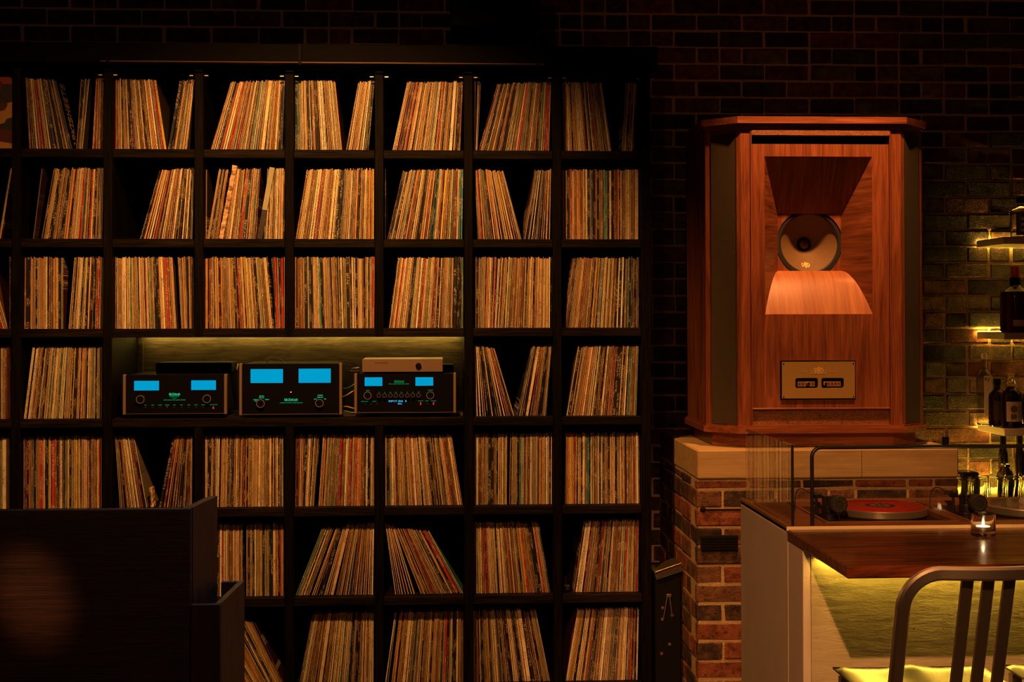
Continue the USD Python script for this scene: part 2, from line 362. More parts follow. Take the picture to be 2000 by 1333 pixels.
# ------------------------------------------------------------------ the record shelf
D, X0, Z3, P, IN = 6.0563, -1.8098, 1.6352, .39, .352
XL = lambda c: X0 + P * (c - 1)              # inner left edge of column c (0 = the column cut by the left edge)
ZB = lambda r: Z3 + P * (3 - r)              # top of the board that row r stands on
YB = 6.60
ST = P - IN
sf = thing('record_shelf', 'wall-high black oak record shelf of square cubbies with a wide alcove', 'shelf', (-.65, 6.3, 0))
x_l, x_r = XL(0) - ST, XL(7) + IN
for c in range(0, 9):
    x = XL(c) - ST
    if c in (3, 4, 5):
        part(sf, 'upright', box(x, x + ST, D, YB, 0, ZB(4) - ST, .002), BLACKOAK_V)
        part(sf, 'upright', box(x, x + ST, D, YB, ZB(3) - ST, ZB(1) + IN, .002), BLACKOAK_V)
    else:
        part(sf, 'upright', box(x, x + ST + (.004 if c == 8 else 0), D, YB, 0, ZB(1) + IN, .002), BLACKOAK_V)
for r in range(1, 8):
    for c in range(0, 8):
        if r in (3, 4) and 2 <= c <= 5:
            continue
        part(sf, 'board', box(XL(c), XL(c) + IN, D + .001, YB, ZB(r) - ST, ZB(r), .0028), BLACKOAK)
for r in (3, 4):
    part(sf, 'long_board', box(XL(2), XL(5) + IN, D + .001, YB, ZB(r) - ST, ZB(r), .0028), BLACKOAK)
part(sf, 'back_panel', box(x_l, x_r + ST, YB, YB + .02, 0, ZB(1) + IN), BLACKOAK_V)
part(sf, 'alcove_panel', box(XL(2) + .0225, XL(5) + IN, YB - .012, YB, ZB(4), ZB(3) - ST), OAKPANEL, label='lit brown oak panel at the back of the alcove')
part(sf, 'alcove_post', box(XL(2), XL(2) + .022, YB - .03, YB, ZB(4), ZB(3) - ST), OAKPANEL)
part(sf, 'crown', cat_(box(x_l - .05, .951, 6.0, 6.62, ZB(1) + IN + .012, ZB(1) + IN + .10, .004), box(x_l - .02, .935, D, 6.62, ZB(1) + IN, ZB(1) + IN + .012)), CROWNBLACK)
for c in range(2, 9):
    x = XL(c) - ST / 2
    for s in (-1, 1):
        part(sf, 'shelf_clip', box(x + s * .032 - .008, x + s * .032 + .008, D - .004, D + .004, ZB(1) + IN - .034, ZB(1) + IN - .030), BRASS)
part(sf, 'led_strip', box(XL(2) + .03, XL(5) + IN - .01, YB - .05, YB - .038, ZB(3) - ST - .006, ZB(3) - ST), LEDSTRIP, label='amber light strip along the alcove ceiling')
lr = thing('ladder_rail', 'thin metal ladder rail running along the crown of the record shelf', 'rail', (-.5, 5.97, 2.775))
part(lr, 'rail', tube([(-1.45, 5.975, 2.781), (.45, 5.975, 2.781)], .004, 10), plain('rail_bronze', (.10, .06, .04), .4, .6), True)
for x in (-1.42, -.605, .42):
    part(lr, 'rail_bracket', box(x - .006, x + .006, 5.966, 6.0, 2.77, 2.86 if x > -1 and x < 0 else 2.80, .002), BLACKMATT)

# ------------------------------------------------------------------ records
CELLS = {(1,1):[(21,212,3,137),(223,250,242,282),(291,340,306,341)],(1,2):[(0,226,0,177),(226,310,277,343)],(1,3):[(22,336,109,347)],(1,4):[(2,208,2,177),(222,325,276,350)],
(1,5):[(36,338,102,350)],(1,6):[(5,23,6,40),(25,341,110,350)],(1,7):[(13,230,9,187),(273,328,292,345)],(2,1):[(38,44,74,81),(73,336,125,340)],(2,2):[(107,337,191,344)],
(2,3):[(1,7,2,9),(7,345,58,347)],(2,4):[(2,347,51,347)],(2,5):[(4,9,5,9),(13,347,83,350)],(2,6):[(23,220,9,139),(224,348,277,350)],(2,7):[(7,348,6,349)],(3,1):[(2,170,3,169),(192,339,216,341)],
(3,2):[(1,267,1,249),(287,342,271,342)],(3,3):[(1,301,1,272),(305,346,287,348)],(3,4):[(1,165,1,154),(168,347,157,349)],(3,5):[(18,349,60,349)],(3,6):[(4,117,4,138),(117,349,138,350)],
(3,7):[(11,349,50,350)],(4,1):[(1,338,38,337)],(4,6):[(10,191,3,97),(192,325,257,350)],(4,7):[(24,338,77,348)],(5,1):[(1,337,1,336)],(5,2):[(24,142,2,85),(191,337,250,336)],
(5,3):[(1,60,1,66),(66,339,72,339)],(5,4):[(2,87,4,112),(103,347,123,347)],(5,5):[(1,345,1,296)],(5,6):[(1,150,3,152),(160,349,165,350)],(5,7):[(16,350,19,348)],(6,3):[(1,164,2,164),(179,342,179,341)],
(6,4):[(3,65,116,170),(74,346,177,347)],(6,5):[(48,142,4,44),(160,347,46,197)],(6,6):[(1,344,1,292)],(6,7):[(53,343,100,346)],(7,3):[(173,346,11,215)],(7,4):[(18,344,76,344)],
(7,5):[(3,21,46,57),(30,347,66,347)],(7,6):[(2,340,1,278)],(7,7):[(18,339,71,345)],(2,0):[(281,294,330,339)],(3,0):[(202,326,124,240),(328,335,327,334)],(4,0):[(159,334,158,333)],(5,0):[(161,333,160,332)]}
PAL = [('cream', (.80, .64, .40), 21), ('tan', (.54, .36, .18), 25), ('brown', (.25, .13, .055), 21), ('black', (.014, .012, .013), 22), ('orange', (.64, .31, .11), 8), ('white', (.86, .78, .64), 6),
       ('red', (.52, .035, .035), 3.2), ('maroon', (.20, .045, .04), 4), ('olive', (.24, .21, .11), 6), ('grey', (.26, .25, .22), 5), ('teal', (.06, .22, .22), 1.6), ('yellow', (.66, .45, .07), 1.6), ('navy', (.05, .06, .12), 2)]
LP, LD = .315, .31
ROWS = ['', 'top', 'second', 'third', 'fourth', 'fifth', 'sixth', 'bottom']
ORD = ['', 'first', 'second', 'third', 'fourth', 'fifth', 'sixth', 'seventh']


def nth(i):
    return f"{i}{'th' if 10 <= i % 100 <= 20 else {1: 'st', 2: 'nd', 3: 'rd'}.get(i % 10, 'th')}"


def place_name(r, c):
    if c == 0:
        return f"cut-off cubby at left end of {ROWS[r]} row"
    if r == 4 and c >= 6:
        return f"{['nearest', 'second'][c - 6]} cubby right of the amplifiers"
    if r == 4:
        return 'cubby left of the amplifiers'
    return f"{ORD[c]} full cubby of {ROWS[r]} row"


def sleeve(xb, xt_dx, zb, t, yf, L, dep):
    """one sleeve: hexagonal section so that the spine has worn edges; leans by xt_dx over its height"""
    th = math.asin(max(-.7, min(.7, xt_dx / L))); u = np.array([math.sin(th), 0, math.cos(th)]); v = np.array([math.cos(th), 0, -math.sin(th)])
    e = min(.0007, t * .2); sec = [(0, dep), (0, .001), (e, 0), (t - e, 0), (t, .001), (t, dep)]
    o = np.array([xb, yf, zb + max(0., t * math.sin(th))])
    V = [o + a * v + np.array([0, y, 0]) + u * h for h in (0, L) for a, y in sec]
    F = [[0, 2, 1], [0, 3, 2], [0, 4, 3], [0, 5, 4], [6, 7, 8], [6, 8, 9], [6, 9, 10], [6, 10, 11]]
    for i in range(6):
        j = (i + 1) % 6; F += [[i, j, 6 + j], [i, 6 + j, 6 + i]]
    uv = [(a / t, h) for h in (0, L) for a, y in sec]
    return np.array(V), np.array(F), np.array(uv)


recs, taken = [], set()
for (r, c), groups in CELLS.items():
    count = 0
    for gi, (b0, b1, t0, t1) in enumerate(groups):
        span = min(b1 - b0, t1 - t0) / 1000.
        mean = rng.uniform(.0046, .0058); k = max(1, round(span / mean))
        wts = [rng.choice((.55, .7, .8, 1, 1, 1.2, 1.5)) * rng.uniform(.8, 1.2) * (2.1 if rng.random() < .05 else 1) for _ in range(k)]
        cum = np.concatenate([[0], np.cumsum(wts)]) / sum(wts)
        run, last = 0, None
        for i in range(k):
            xb = b0 + cum[i] * (b1 - b0); xt = t0 + cum[i] * (t1 - t0); dx = (xt - xb) / 1000.
            th = math.asin(max(-.7, min(.7, dx / LP))); t = (cum[i + 1] - cum[i]) * span * math.cos(th) * .94
            if run <= 0:
                last = rng.choices(PAL, [p[2] for p in PAL])[0]; run = rng.choice((1, 1, 1, 1, 1, 2))
            mid = (xb + b0 + cum[i + 1] * (b1 - b0)) / 2; slot_ = next((q for q, (lo_, hi_) in enumerate(((58, 84), (224, 252))) if (r, c) == (2, 3) and lo_ < mid < hi_), None)
            if slot_ is not None:          # the crumpled sleeve and the box set stand here
                if slot_ not in taken:
                    taken.add(slot_); count += 1
                continue
            run -= 1; count += 1
            f = rng.uniform(.8, 1.15); col = tuple(min(.9, x * f * rng.uniform(.94, 1.06)) for x in last[1])
            dark = sum(last[1]) < .75
            ink = (.70, .58, .40) if dark else rng.choice([(.06, .04, .03), (.06, .04, .03), (.35, .06, .04)])
            lean = 'leaning right' if th > .06 else 'leaning left' if th < -.06 else 'upright'
            recs.append(dict(cover=tuple(x * rng.uniform(.05, .25) for x in col), r=r, c=c, n=count, t=t, name=last[0], lean=lean, col=col, ink=ink, seed=rng.uniform(0, 100), key=(gi, i),  # cover faces far darker than the spine: shade of the gaps painted in
                             m=sleeve(XL(c) + xb / 1000., dx, ZB(r), t, D + .048 + rng.uniform(0, .006), LP * rng.choice((1, .995, .99, .985, .975)) * rng.uniform(.995, 1.003), LD)))
# a few sleeves the photo singles out
def special(r, c, frac, name, col, ink=None, t=None):
    cand = [q for q in recs if q['r'] == r and q['c'] == c]; q = cand[int(frac * (len(cand) - 1))]
    q['name'], q['col'], q['pick'] = name, col, True
    if ink:
        q['ink'] = ink


for a in [(2, 3, .45, 'red', (.62, .02, .03)), (2, 1, .78, 'red', (.6, .03, .04)), (3, 3, .90, 'red', (.70, .03, .05)), (6, 6, .74, 'crimson', (.72, .01, .04)), (5, 2, .44, 'red', (.6, .03, .04)), (2, 2, .28, 'red', (.6, .03, .03)),
          (1, 3, .18, 'red', (.5, .04, .04)), (2, 5, .86, 'teal', (.06, .25, .25)), (3, 5, .3, 'teal', (.10, .24, .24)), (7, 7, .06, 'yellow', (.72, .47, .05)), (7, 7, .92, 'red', (.5, .05, .04)), (3, 6, .28, 'red', (.62, .03, .05)),
          (2, 6, .2, 'green', (.16, .21, .12)), (2, 4, .22, 'red', (.6, .03, .05)), (6, 3, .98, 'red', (.6, .03, .05)), (6, 3, .42, 'red', (.5, .04, .05)), (7, 5, .93, 'olive', (.30, .27, .12)), (4, 0, .98, 'red', (.6, .04, .05)),
          (6, 6, .52, 'maroon', (.26, .04, .04)), (3, 1, .85, 'maroon', (.3, .05, .04)), (7, 6, .06, 'red', (.5, .03, .05)), (2, 3, .72, 'grey-green', (.36, .36, .24)), (2, 7, .48, 'orange', (.62, .2, .08)), (1, 4, .62, 'olive', (.33, .32, .18)),
          (1, 1, .93, 'orange', (.66, .25, .10)), (5, 4, .04, 'maroon', (.34, .03, .04)), (2, 0, 0, 'tan', (.55, .38, .2)), (2, 0, 1, 'tan', (.5, .34, .18)), (2, 1, 0, 'grey', (.12, .09, .07), (.12, .09, .07)), (1, 1, .42, 'black', (.014, .012, .013))]:
    special(*a)
hid = lambda q: (q['r'] == 6 and q['c'] <= 3 and q['n'] < 12) or (q['r'] == 7 and q['c'] <= 3)
order = sorted(recs, key=lambda q: -(q['t'] * (0 if hid(q) else 1) + (1 if q.get('pick') else 0)))


def sleeve_attrs(g, qs):
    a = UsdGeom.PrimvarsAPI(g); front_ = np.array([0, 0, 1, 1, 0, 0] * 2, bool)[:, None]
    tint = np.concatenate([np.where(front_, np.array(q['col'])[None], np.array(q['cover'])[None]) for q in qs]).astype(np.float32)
    rep = lambda k: np.concatenate([np.tile(np.array(q[k], np.float32), (12, 1)) for q in qs])
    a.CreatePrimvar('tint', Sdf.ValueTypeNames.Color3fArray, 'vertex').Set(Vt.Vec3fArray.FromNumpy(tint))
    a.CreatePrimvar('ink', Sdf.ValueTypeNames.Color3fArray, 'vertex').Set(Vt.Vec3fArray.FromNumpy(rep('ink').astype(np.float32)))
    suv = np.concatenate([np.column_stack([q['m'][2], np.full(12, q['seed'])]) for q in qs]).astype(np.float32)
    a.CreatePrimvar('suv', Sdf.ValueTypeNames.Float3Array, 'vertex').Set(Vt.Vec3fArray.FromNumpy(suv))


NSINGLE = 294
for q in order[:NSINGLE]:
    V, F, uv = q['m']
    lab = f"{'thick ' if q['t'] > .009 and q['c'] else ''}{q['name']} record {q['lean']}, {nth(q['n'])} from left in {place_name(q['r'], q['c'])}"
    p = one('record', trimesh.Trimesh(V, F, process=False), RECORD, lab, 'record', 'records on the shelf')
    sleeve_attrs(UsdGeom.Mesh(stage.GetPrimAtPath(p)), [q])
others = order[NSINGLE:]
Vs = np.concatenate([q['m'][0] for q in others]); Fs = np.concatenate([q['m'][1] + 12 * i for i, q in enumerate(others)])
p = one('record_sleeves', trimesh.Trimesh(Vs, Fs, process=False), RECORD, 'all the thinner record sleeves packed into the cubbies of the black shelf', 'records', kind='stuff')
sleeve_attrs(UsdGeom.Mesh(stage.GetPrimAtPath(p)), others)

# sleeves with a picture of their own
n = {'tc': ('texture_coordinate', {}), 'm': ('mapping', {'scale': (5, 5, 9), 'rotation': (0, .5, 0)}), 'v': ('voronoi_texture', {'scale': 1.6, 'metric': 'manhattan'}), 'h': ('separate_color', {}),
     'r': ('rgb_ramp', {'ramp': [(.2, (.10, .02, .03)), (.4, (.30, .06, .04)), (.6, (.55, .28, .10)), (.75, (.03, .025, .04)), (.9, (.35, .05, .05))], 'interpolate': False}), 'p': ('principled_bsdf', {'roughness': .4})}
COVERART = usdkit.material(stage, LK + 'abstract_cover', n, [('tc.object', 'm.vector'), ('m.vector', 'v.vector'), ('v.color', 'h.color'), ('h.r', 'r.fac'), ('r.color', 'p.base_color')], surface='p.BSDF')
t = thing('displayed_record', 'face-out record with red and orange abstract cover at top left corner', 'record', (XL(0) + .19, D + .06, ZB(1)))
part(t, 'sleeve', move(box(XL(0) + .032, XL(0) + .347, D + .035, D + .040, ZB(1), ZB(1) + .315, .001), (0, 0, 0)), COVERART)
part(t, 'sleeve_edge', box(XL(0) + .0465, XL(0) + .3485, D + .0405, D + .043, ZB(1), ZB(1) + .312), CREAM)

# crumpled paper sleeve standing proud in row two, and the two-tone box set beside it
n = {'tc': ('texture_coordinate', {}), 'm': ('mapping', {'scale': (30, 30, 55)}), 'n': ('noise_texture', {'scale': 1.0, 'detail': 3.0}), 'r': ('rgb_ramp', {'ramp': [(.34, (.16, .09, .07)), (.42, (.55, .34, .20)), (.7, (.80, .56, .36))]}),
     'b': ('bump', {'strength': .9, 'distance': .01}), 'p': ('principled_bsdf', {'roughness': .6})}
CRUMPLE = usdkit.material(stage, LK + 'crumpled_paper', n, [('tc.object', 'm.vector'), ('m.vector', 'n.vector'), ('n.fac', 'r.fac'), ('r.color', 'p.base_color'), ('n.fac', 'b.height'), ('b.normal', 'p.normal')], surface='p.BSDF')


def slab(xb, xt, z0, w, yf, L, dep, seg=24, jit=.0):
    """a leaning slab made of short lengths, so that it can be crumpled or two-tone"""
    th = math.asin((xt - xb) / L); u = np.array([math.sin(th), 0, math.cos(th)]); v = np.array([math.cos(th), 0, -math.sin(th)]); V, F = [], []
    for i in range(seg + 1):
        o = np.array([xb, yf, z0 + max(0, w * math.sin(th))]) + u * (L * i / seg)
        j = [rng.uniform(-jit, jit) for _ in range(4)]
        V += [o + v * j[0] * .3, o + v * (w * .5) + [0, -abs(j[1]), 0], o + v * (w + j[2] * .3), o + v * w + [0, dep, 0], o + [0, dep, 0]]
    for i in range(seg):
        for k in range(5):
            a, b = i * 5 + k, i * 5 + (k + 1) % 5; F += [[a, b, b + 5], [a, b + 5, a + 5]]
    e = seg * 5; F += [[0, 2, 1], [0, 3, 2], [0, 4, 3], [e, e + 1, e + 2], [e, e + 2, e + 3], [e, e + 3, e + 4]]
    m = trimesh.Trimesh(np.array(V), F, process=False); m.fix_normals(); return m


one('record', slab(XL(3) + .062, XL(3) + .122, ZB(2), .019, D + .028, .327, .29, 26, .004), CRUMPLE, 'crumpled buff paper sleeve standing proud in third cubby of second row', 'record')
t = thing('record_box_set', 'thick box set, grey-green above and black below, third cubby of second row', 'record', (XL(3) + .25, D + .05, ZB(2)))
part(t, 'lower_half', slab(XL(3) + .227, XL(3) + .227 + .022, ZB(2), .022, D + .030, .125, .28, 2), plain('box_black', (.03, .02, .022), .5, var=.5, bscale=40))
part(t, 'upper_half', slab(XL(3) + .2495, XL(3) + .2495 + .033, ZB(2) + .126, .022, D + .030, .19, .28, 2), plain('box_grey', (.36, .36, .26), .6, var=.1, bscale=30))
# black sleeve whose cover shows in the gap of the first cubby
t = thing('lettered_record', 'black record with yellow lettering on its cover in top left cubby', 'record', (XL(1) + .22, D + .06, ZB(1)))
xa, xb_ = XL(1) + .142, XL(1) + .2155
V, F, uv = sleeve(xb_, xa - xb_, ZB(1), .004, D + .045, LP, LD)
part(t, 'sleeve', trimesh.Trimesh(V, F, process=False), BLACKGLOSS)
m = meshkit.text_mesh('ARKISHEETS', .050, .0006, True); v = np.array(m.vertices); v[:, 0] *= .29 / v[:, 0].max()
th = math.asin((xa - xb_) / LP); uu = np.array([math.sin(th), 0, math.cos(th)]); nn = np.array([math.cos(th), 0, -math.sin(th)])
pt = np.array([xb_, D + .049, ZB(1)]) + nn * .0041
v = pt + np.outer(v[:, 0] + .012, uu) + np.outer(.075 - v[:, 1] * 1.3, [0, 1, 0]) + np.outer(v[:, 2], nn)
part(t, 'cover_lettering', trimesh.Trimesh(v, m.faces, process=False), plain('yellow_ink', (.55, .38, .10), .6), label='yellow capital letters running up the cover')
one('cartridge_box', cat_(box(XL(7) + .012, XL(7) + .04, D + .06, D + .13, ZB(6), ZB(6) + .03, .003), cyl(.009, .02, (XL(7) + .026, D + .06, ZB(6) + .018), 'y'), cyl(.008, .03, (XL(7) + .022, D + .10, ZB(6) + .03))), BLACKMETAL,
    'small black metal gadget beside records in last cubby of sixth row', 'gadget', smooth=30)
one('torn_sleeve_corner', slab(XL(2) + .155, XL(2) + .148, ZB(5), .012, D + .06, .085, .05, 8, .008), CRUMPLE, 'torn paper sleeve corner lying in second cubby of fifth row', 'paper scrap')

# ------------------------------------------------------------------ hi-fi in the alcove
YA = 6.08


def ring(x, z, y, ro, ri, d=.004):
    return lathe([(ri, 0), (ro, 0), (ro, d), (ri, d), (ri, 0)], (x, y, z), 28, 'y')


def amplifier(name, label, x0, x1, z0, z1, foot_z):
    t = thing(name, label, 'amplifier', ((x0 + x1) / 2, YA + .2, foot_z))
    part(t, 'chassis', box(x0 + .012, x1 - .012, YA + .012, YA + .40, z0 + .012, z1 - .004, .003), BLACKMATT)
    part(t, 'faceplate', box(x0 + .013, x1 - .013, YA, YA + .012, z0 + .008, z1 - .002, .002), BLACKGLOSS)
    for a in (x0, x1 - .012):
        part(t, 'side_trim', box(a, a + .0125, YA - .006, YA + .02, z0, z1, .0025), ALUTRIM, label='warm silver trim at the end of the faceplate')
    part(t, 'base_trim', box(x0 + .014, x1 - .014, YA - .003, YA + .01, z0 + .0035, z0 + .0065), BRASS)
    for fx in (x0 + .05, x1 - .05):
        for fy in (YA + .05, YA + .34):
            part(t, 'foot', cyl(.018, z0 + .014 - foot_z, (fx, fy, foot_z)), RUBBER, 30)
    return t


def meter(t, x0, x1, z0, z1):
    w = part(t, 'meter', box(x0, x1, YA - .0012, YA + .002, z0, z1, .0008), SCREEN, label='glowing blue power meter')


def knob(t, x, z, r, body=BLACKGLOSS):
    k = part(t, 'knob', lathe([(0, .0), (r, .0), (r, .012), (r * .88, .016), (0, .016)], (x, YA, z), 28, 'y'), body, 30)
    p2 = free(k, 'knob_ring'); b = base_of[t]
    usdkit.mesh(stage, p2, move(ring(x, z, YA - .0135, r * 1.03, r * .88, .0035), -b), RINGMETAL, 30)


def letters(t, items, m, name='lettering'):
    part(t, name, cat_(*[text(*i) for i in items]), m)


def logo(t, x, z, w, m):
    """maker's name in bold condensed letters with the double-barred M"""
    q = text('McIntosh', x, z, YA - .0022, .0115, True, True); v = np.array(q.vertices)
    v[:, 0] = x + (v[:, 0] - x) * w / (v[:, 0].max() - v[:, 0].min()); part(t, 'maker_name', trimesh.Trimesh(v, q.faces, process=False), m, label="maker's name in glowing green letters")


f0 = ZB(4)
PX = .002219      # metres per picture unit on the amplifier fronts, used for spacing only
# left: integrated amplifier
a1 = amplifier('amplifier', 'wide black amplifier with two small blue meters at left of the alcove', -1.378, -.931, 1.261, 1.437, f0)
meter(a1, -1.330, -1.223, 1.367, 1.409); meter(a1, -1.085, -.978, 1.368, 1.410)
knob(a1, -1.300, 1.329, .0175); knob(a1, -1.015, 1.330, .0175)
logo(a1, -1.156, 1.3505, .047, GREENLIT)
letters(a1, [('DIGITAL', -1.156, 1.3400, YA - .002, .0045, True, True, .001, 1.6), ('STEREO', -1.156, 1.3325, YA - .002, .0035), ('INTEGRATED AMPLIFIER', -1.156, 1.325, YA - .002, .0045, True, True, .001, 1.25)], GREENDIM)
xs = [-1.281, -1.250, -1.219, -1.188, -1.157, -1.126, -1.095, -1.064, -1.033]
letters(a1, [(s, x, 1.3035, YA - .002, .0038, True, True) for s, x in zip(('CD', 'CD2', 'TUNER', 'PHONO', 'AUX', 'DVD', 'TAPE', 'MUTE', 'MODE'), xs)] + [('STANDBY/ON', -.989, 1.304, YA - .002, .0038, True, True)], GREENDIM)
for x in xs:
    part(a1, 'button', cyl(.0045, .004, (x, YA, 1.2915), 'y', 14), BLACKMETAL, 30)
part(a1, 'indicator', cat_(cyl(.0018, .003, (-1.188, YA - .001, 1.2965), 'y', 10), cyl(.0032, .003, (-.989, YA - .001, 1.2935), 'y', 10), cyl(.0035, .003, (-.989, YA - .001, 1.2885), 'y', 10)), REDLIT)
part(a1, 'transformer_cover', box(-1.27, -.935, YA + .16, YA + .38, 1.433, 1.482, .003), BLACKMATT)
# middle: power amplifier
a2 = amplifier('amplifier', 'tall black amplifier with two large blue meters in middle of the alcove', -.878, -.432, 1.256, 1.483, f0)
meter(a2, -.829, -.688, 1.397, 1.458); meter(a2, -.621, -.481, 1.397, 1.459)
knob(a2, -.784, 1.3085, .0175); knob(a2, -.529, 1.309, .0175)
logo(a2, -.653, 1.324, .058, GREENLIT)
letters(a2, [('POWER AMPLIFIER', -.640, 1.3105, YA - .002, .0045, True, True, .001, 1.3), ('STEREO', -.690, 1.3105, YA - .002, .0045, True, True)], GREENDIM)
letters(a2, [('METER', -.781, 1.3405, YA - .002, .0046, True, True), ('WATTS', -.781, 1.3325, YA - .002, .0046, True, True), ('LIGHTS', -.806, 1.325, YA - .002, .0042, True, True), ('OFF', -.806, 1.319, YA - .002, .0040, True, True),
             ('HOLD', -.757, 1.325, YA - .002, .0046, True, True), ('POWER', -.527, 1.3425, YA - .002, .0046, True, True), ('REMOTE', -.527, 1.334, YA - .002, .0046, True, True), ('OFF', -.548, 1.326, YA - .002, .0046, True, True), ('ON', -.506, 1.326, YA - .002, .0046, True, True)], GREENLIT, 'control_lettering')
part(a2, 'indicator', cyl(.0030, .003, (-.654, YA - .001, 1.357), 'y', 12), glow('indicator_pink', (1, .35, .3), 1.2))
# right: preamplifier
a3 = amplifier('preamplifier', 'black preamplifier with row of small knobs under the silver unit', -.379, .066, 1.261, 1.438, f0)
meter(a3, -.334, -.256, 1.382, 1.420); meter(a3, -.112, -.034, 1.382, 1.420)
knob(a3, -.320, 1.341, .0165); knob(a3, -.047, 1.341, .0165)
xs = [-.271, -.246, -.221, -.197, -.173, -.147, -.123, -.098]
for x in xs:
    knob(a3, x, 1.341, .0085)
logo(a3, -.183, 1.4015, .042, GREENDIM)
letters(a3, [('PRE AUDIO PREAMPLIFIER', -.184, 1.3905, YA - .002, .0040, True, True, .001, 1.25)] + [(s, x, 1.354, YA - .002, .0034, True, True) for s, x in zip(('30', '60', '125', '250', '500', '1K', '2K', '10K'), xs)]
        + [('INPUT', -.319, 1.3625, YA - .002, .0040, True, True), ('VOLUME', -.047, 1.3625, YA - .002, .0040, True, True), ('EQUALIZER', -.333, 1.3145, YA - .002, .0040, True, True), ('-  SETUP  -', -.291, 1.3145, YA - .002, .0038, True, True),
           ('OUTPUT1', -.089, 1.316, YA - .002, .0038, True, True), ('MUTE', -.061, 1.316, YA - .002, .0038, True, True), ('STANDBY', -.033, 1.316, YA - .002, .0038, True, True)], GREENDIM)
letters(a3, [('INPUT: BAL  8', -.190, 1.3155, YA - .002, .0085, True, True), ('BAL', -.179, 1.3045, YA - .002, .0075, True, True)], CYANLIT, 'display_text')
part(a3, 'indicator', cat_(*[cyl(.0034, .003, (x, YA - .001, z), 'y', 10) for x in (-.089, -.033) for z in (1.3075, 1.301)]), REDLIT)
for x in (-.33, -.305, -.28, -.061):
    part(a3, 'button', cyl(.0045, .004, (x, YA, 1.303), 'y', 14), BLACKMETAL, 30)
part(a3, 'rear_cover', box(-.05, .058, YA + .20, YA + .38, 1.436, 1.468, .003), BLACKMATT)
# silver unit on top of the preamplifier
dz = 1.4415
d = thing('phono_stage', 'slim silver hi-fi unit with black round knob on top of preamplifier', 'hi-fi unit', (-.169, 6.22, 1.438))
part(d, 'body', box(-.346, .008, 6.10, 6.36, dz, 1.499, .002), SILVERFACE)
part(d, 'knob', lathe([(0, 0), (.0125, 0), (.0125, .008), (.011, .010), (0, .010)], (-.099, 6.10, 1.4695), 28, 'y'), BLACKGLOSS, 30)
part(d, 'pointer', box(-.1005, -.0975, 6.0885, 6.0905, 1.459, 1.4805), CHROME)
part(d, 'model_lettering', cat_(text('PHONO PREAMPLIFIER', -.262, 1.4825, 6.0995, .0036, True, True)), BLACKMATT)
for fx in (-.32, -.2, -.02):
    part(d, 'foot', cyl(.010, dz - 1.438, (fx, 6.13, 1.438)), RUBBER, 30)
# blocks and cables
for i, (x0, x1, lab) in enumerate(((-.465, -.338, 'small wood block on the alcove board below the amplifier gap'), (-.275, -.128, 'wood block on the alcove board under the preamplifier'), (.028, .098, 'wood block at right end of the alcove'))):
    one('wood_block', box(x0, x1, YA + .07, YA + .17, f0, f0 + .0125, .001), OAKPANEL, lab, 'block', 'wood blocks in the alcove')
blue = plain('cable_blue', (.30, .30, .55), .5); yel = plain('cable_yellow', (.55, .42, .10), .5); grn = plain('cable_green', (.10, .30, .08), .5); wht = plain('cable_white', (.62, .60, .62), .5); org = plain('cable_orange', (.55, .25, .06), .5)
for pts, m, lab in (([(-.80, 6.36, 1.47), (-.78, 6.30, 1.495), (-.755, 6.27, 1.4985), (-.72, 6.30, 1.49), (-.71, 6.38, 1.46)], wht, 'white cable arching behind the tall amplifier'),
                    ([(-.45, 6.26, 1.482), (-.41, 6.24, 1.482), (-.37, 6.22, 1.472), (-.335, 6.3, 1.466)], wht, 'white cable curving into the silver unit'),
                    ([(-.40, 6.26, 1.452), (-.37, 6.2, 1.458), (-.335, 6.3, 1.462)], blue, 'blue cable plugged into the silver unit'),
                    ([(-.41, 6.3, 1.44), (-.38, 6.22, 1.442), (-.34, 6.28, 1.444)], yel, 'yellow cable just under the silver unit'),
                    ([(-.44, 6.30, 1.36), (-.40, 6.22, 1.375), (-.37, 6.24, 1.395), (-.33, 6.4, 1.40)], grn, 'green cable between the two right amplifiers'),
                    ([(-.46, 6.34, 1.32), (-.42, 6.24, 1.335), (-.38, 6.26, 1.36), (-.33, 6.4, 1.37)], yel, 'yellow-green cable between the two right amplifiers'),
                    ([(-.45, 6.22, 1.272), (-.41, 6.17, 1.285), (-.37, 6.2, 1.275), (-.33, 6.42, 1.30)], org, 'orange cable low between the two right amplifiers'),
                    ([(-.45, 6.2, 1.262), (-.41, 6.16, 1.264), (-.37, 6.17, 1.262), (-.33, 6.42, 1.29)], grn, 'green cable lying low between the two right amplifiers'),
                    ([(-.93, 6.4, 1.47), (-.92, 6.3, 1.45), (-.90, 6.27, 1.448), (-.86, 6.44, 1.46)], yel, 'yellow cable looped between left and middle amplifiers')):
    one('cable', tube(spline(pts, 20), .0032, 8), m, lab, 'cable', 'cables in the alcove', smooth=True)

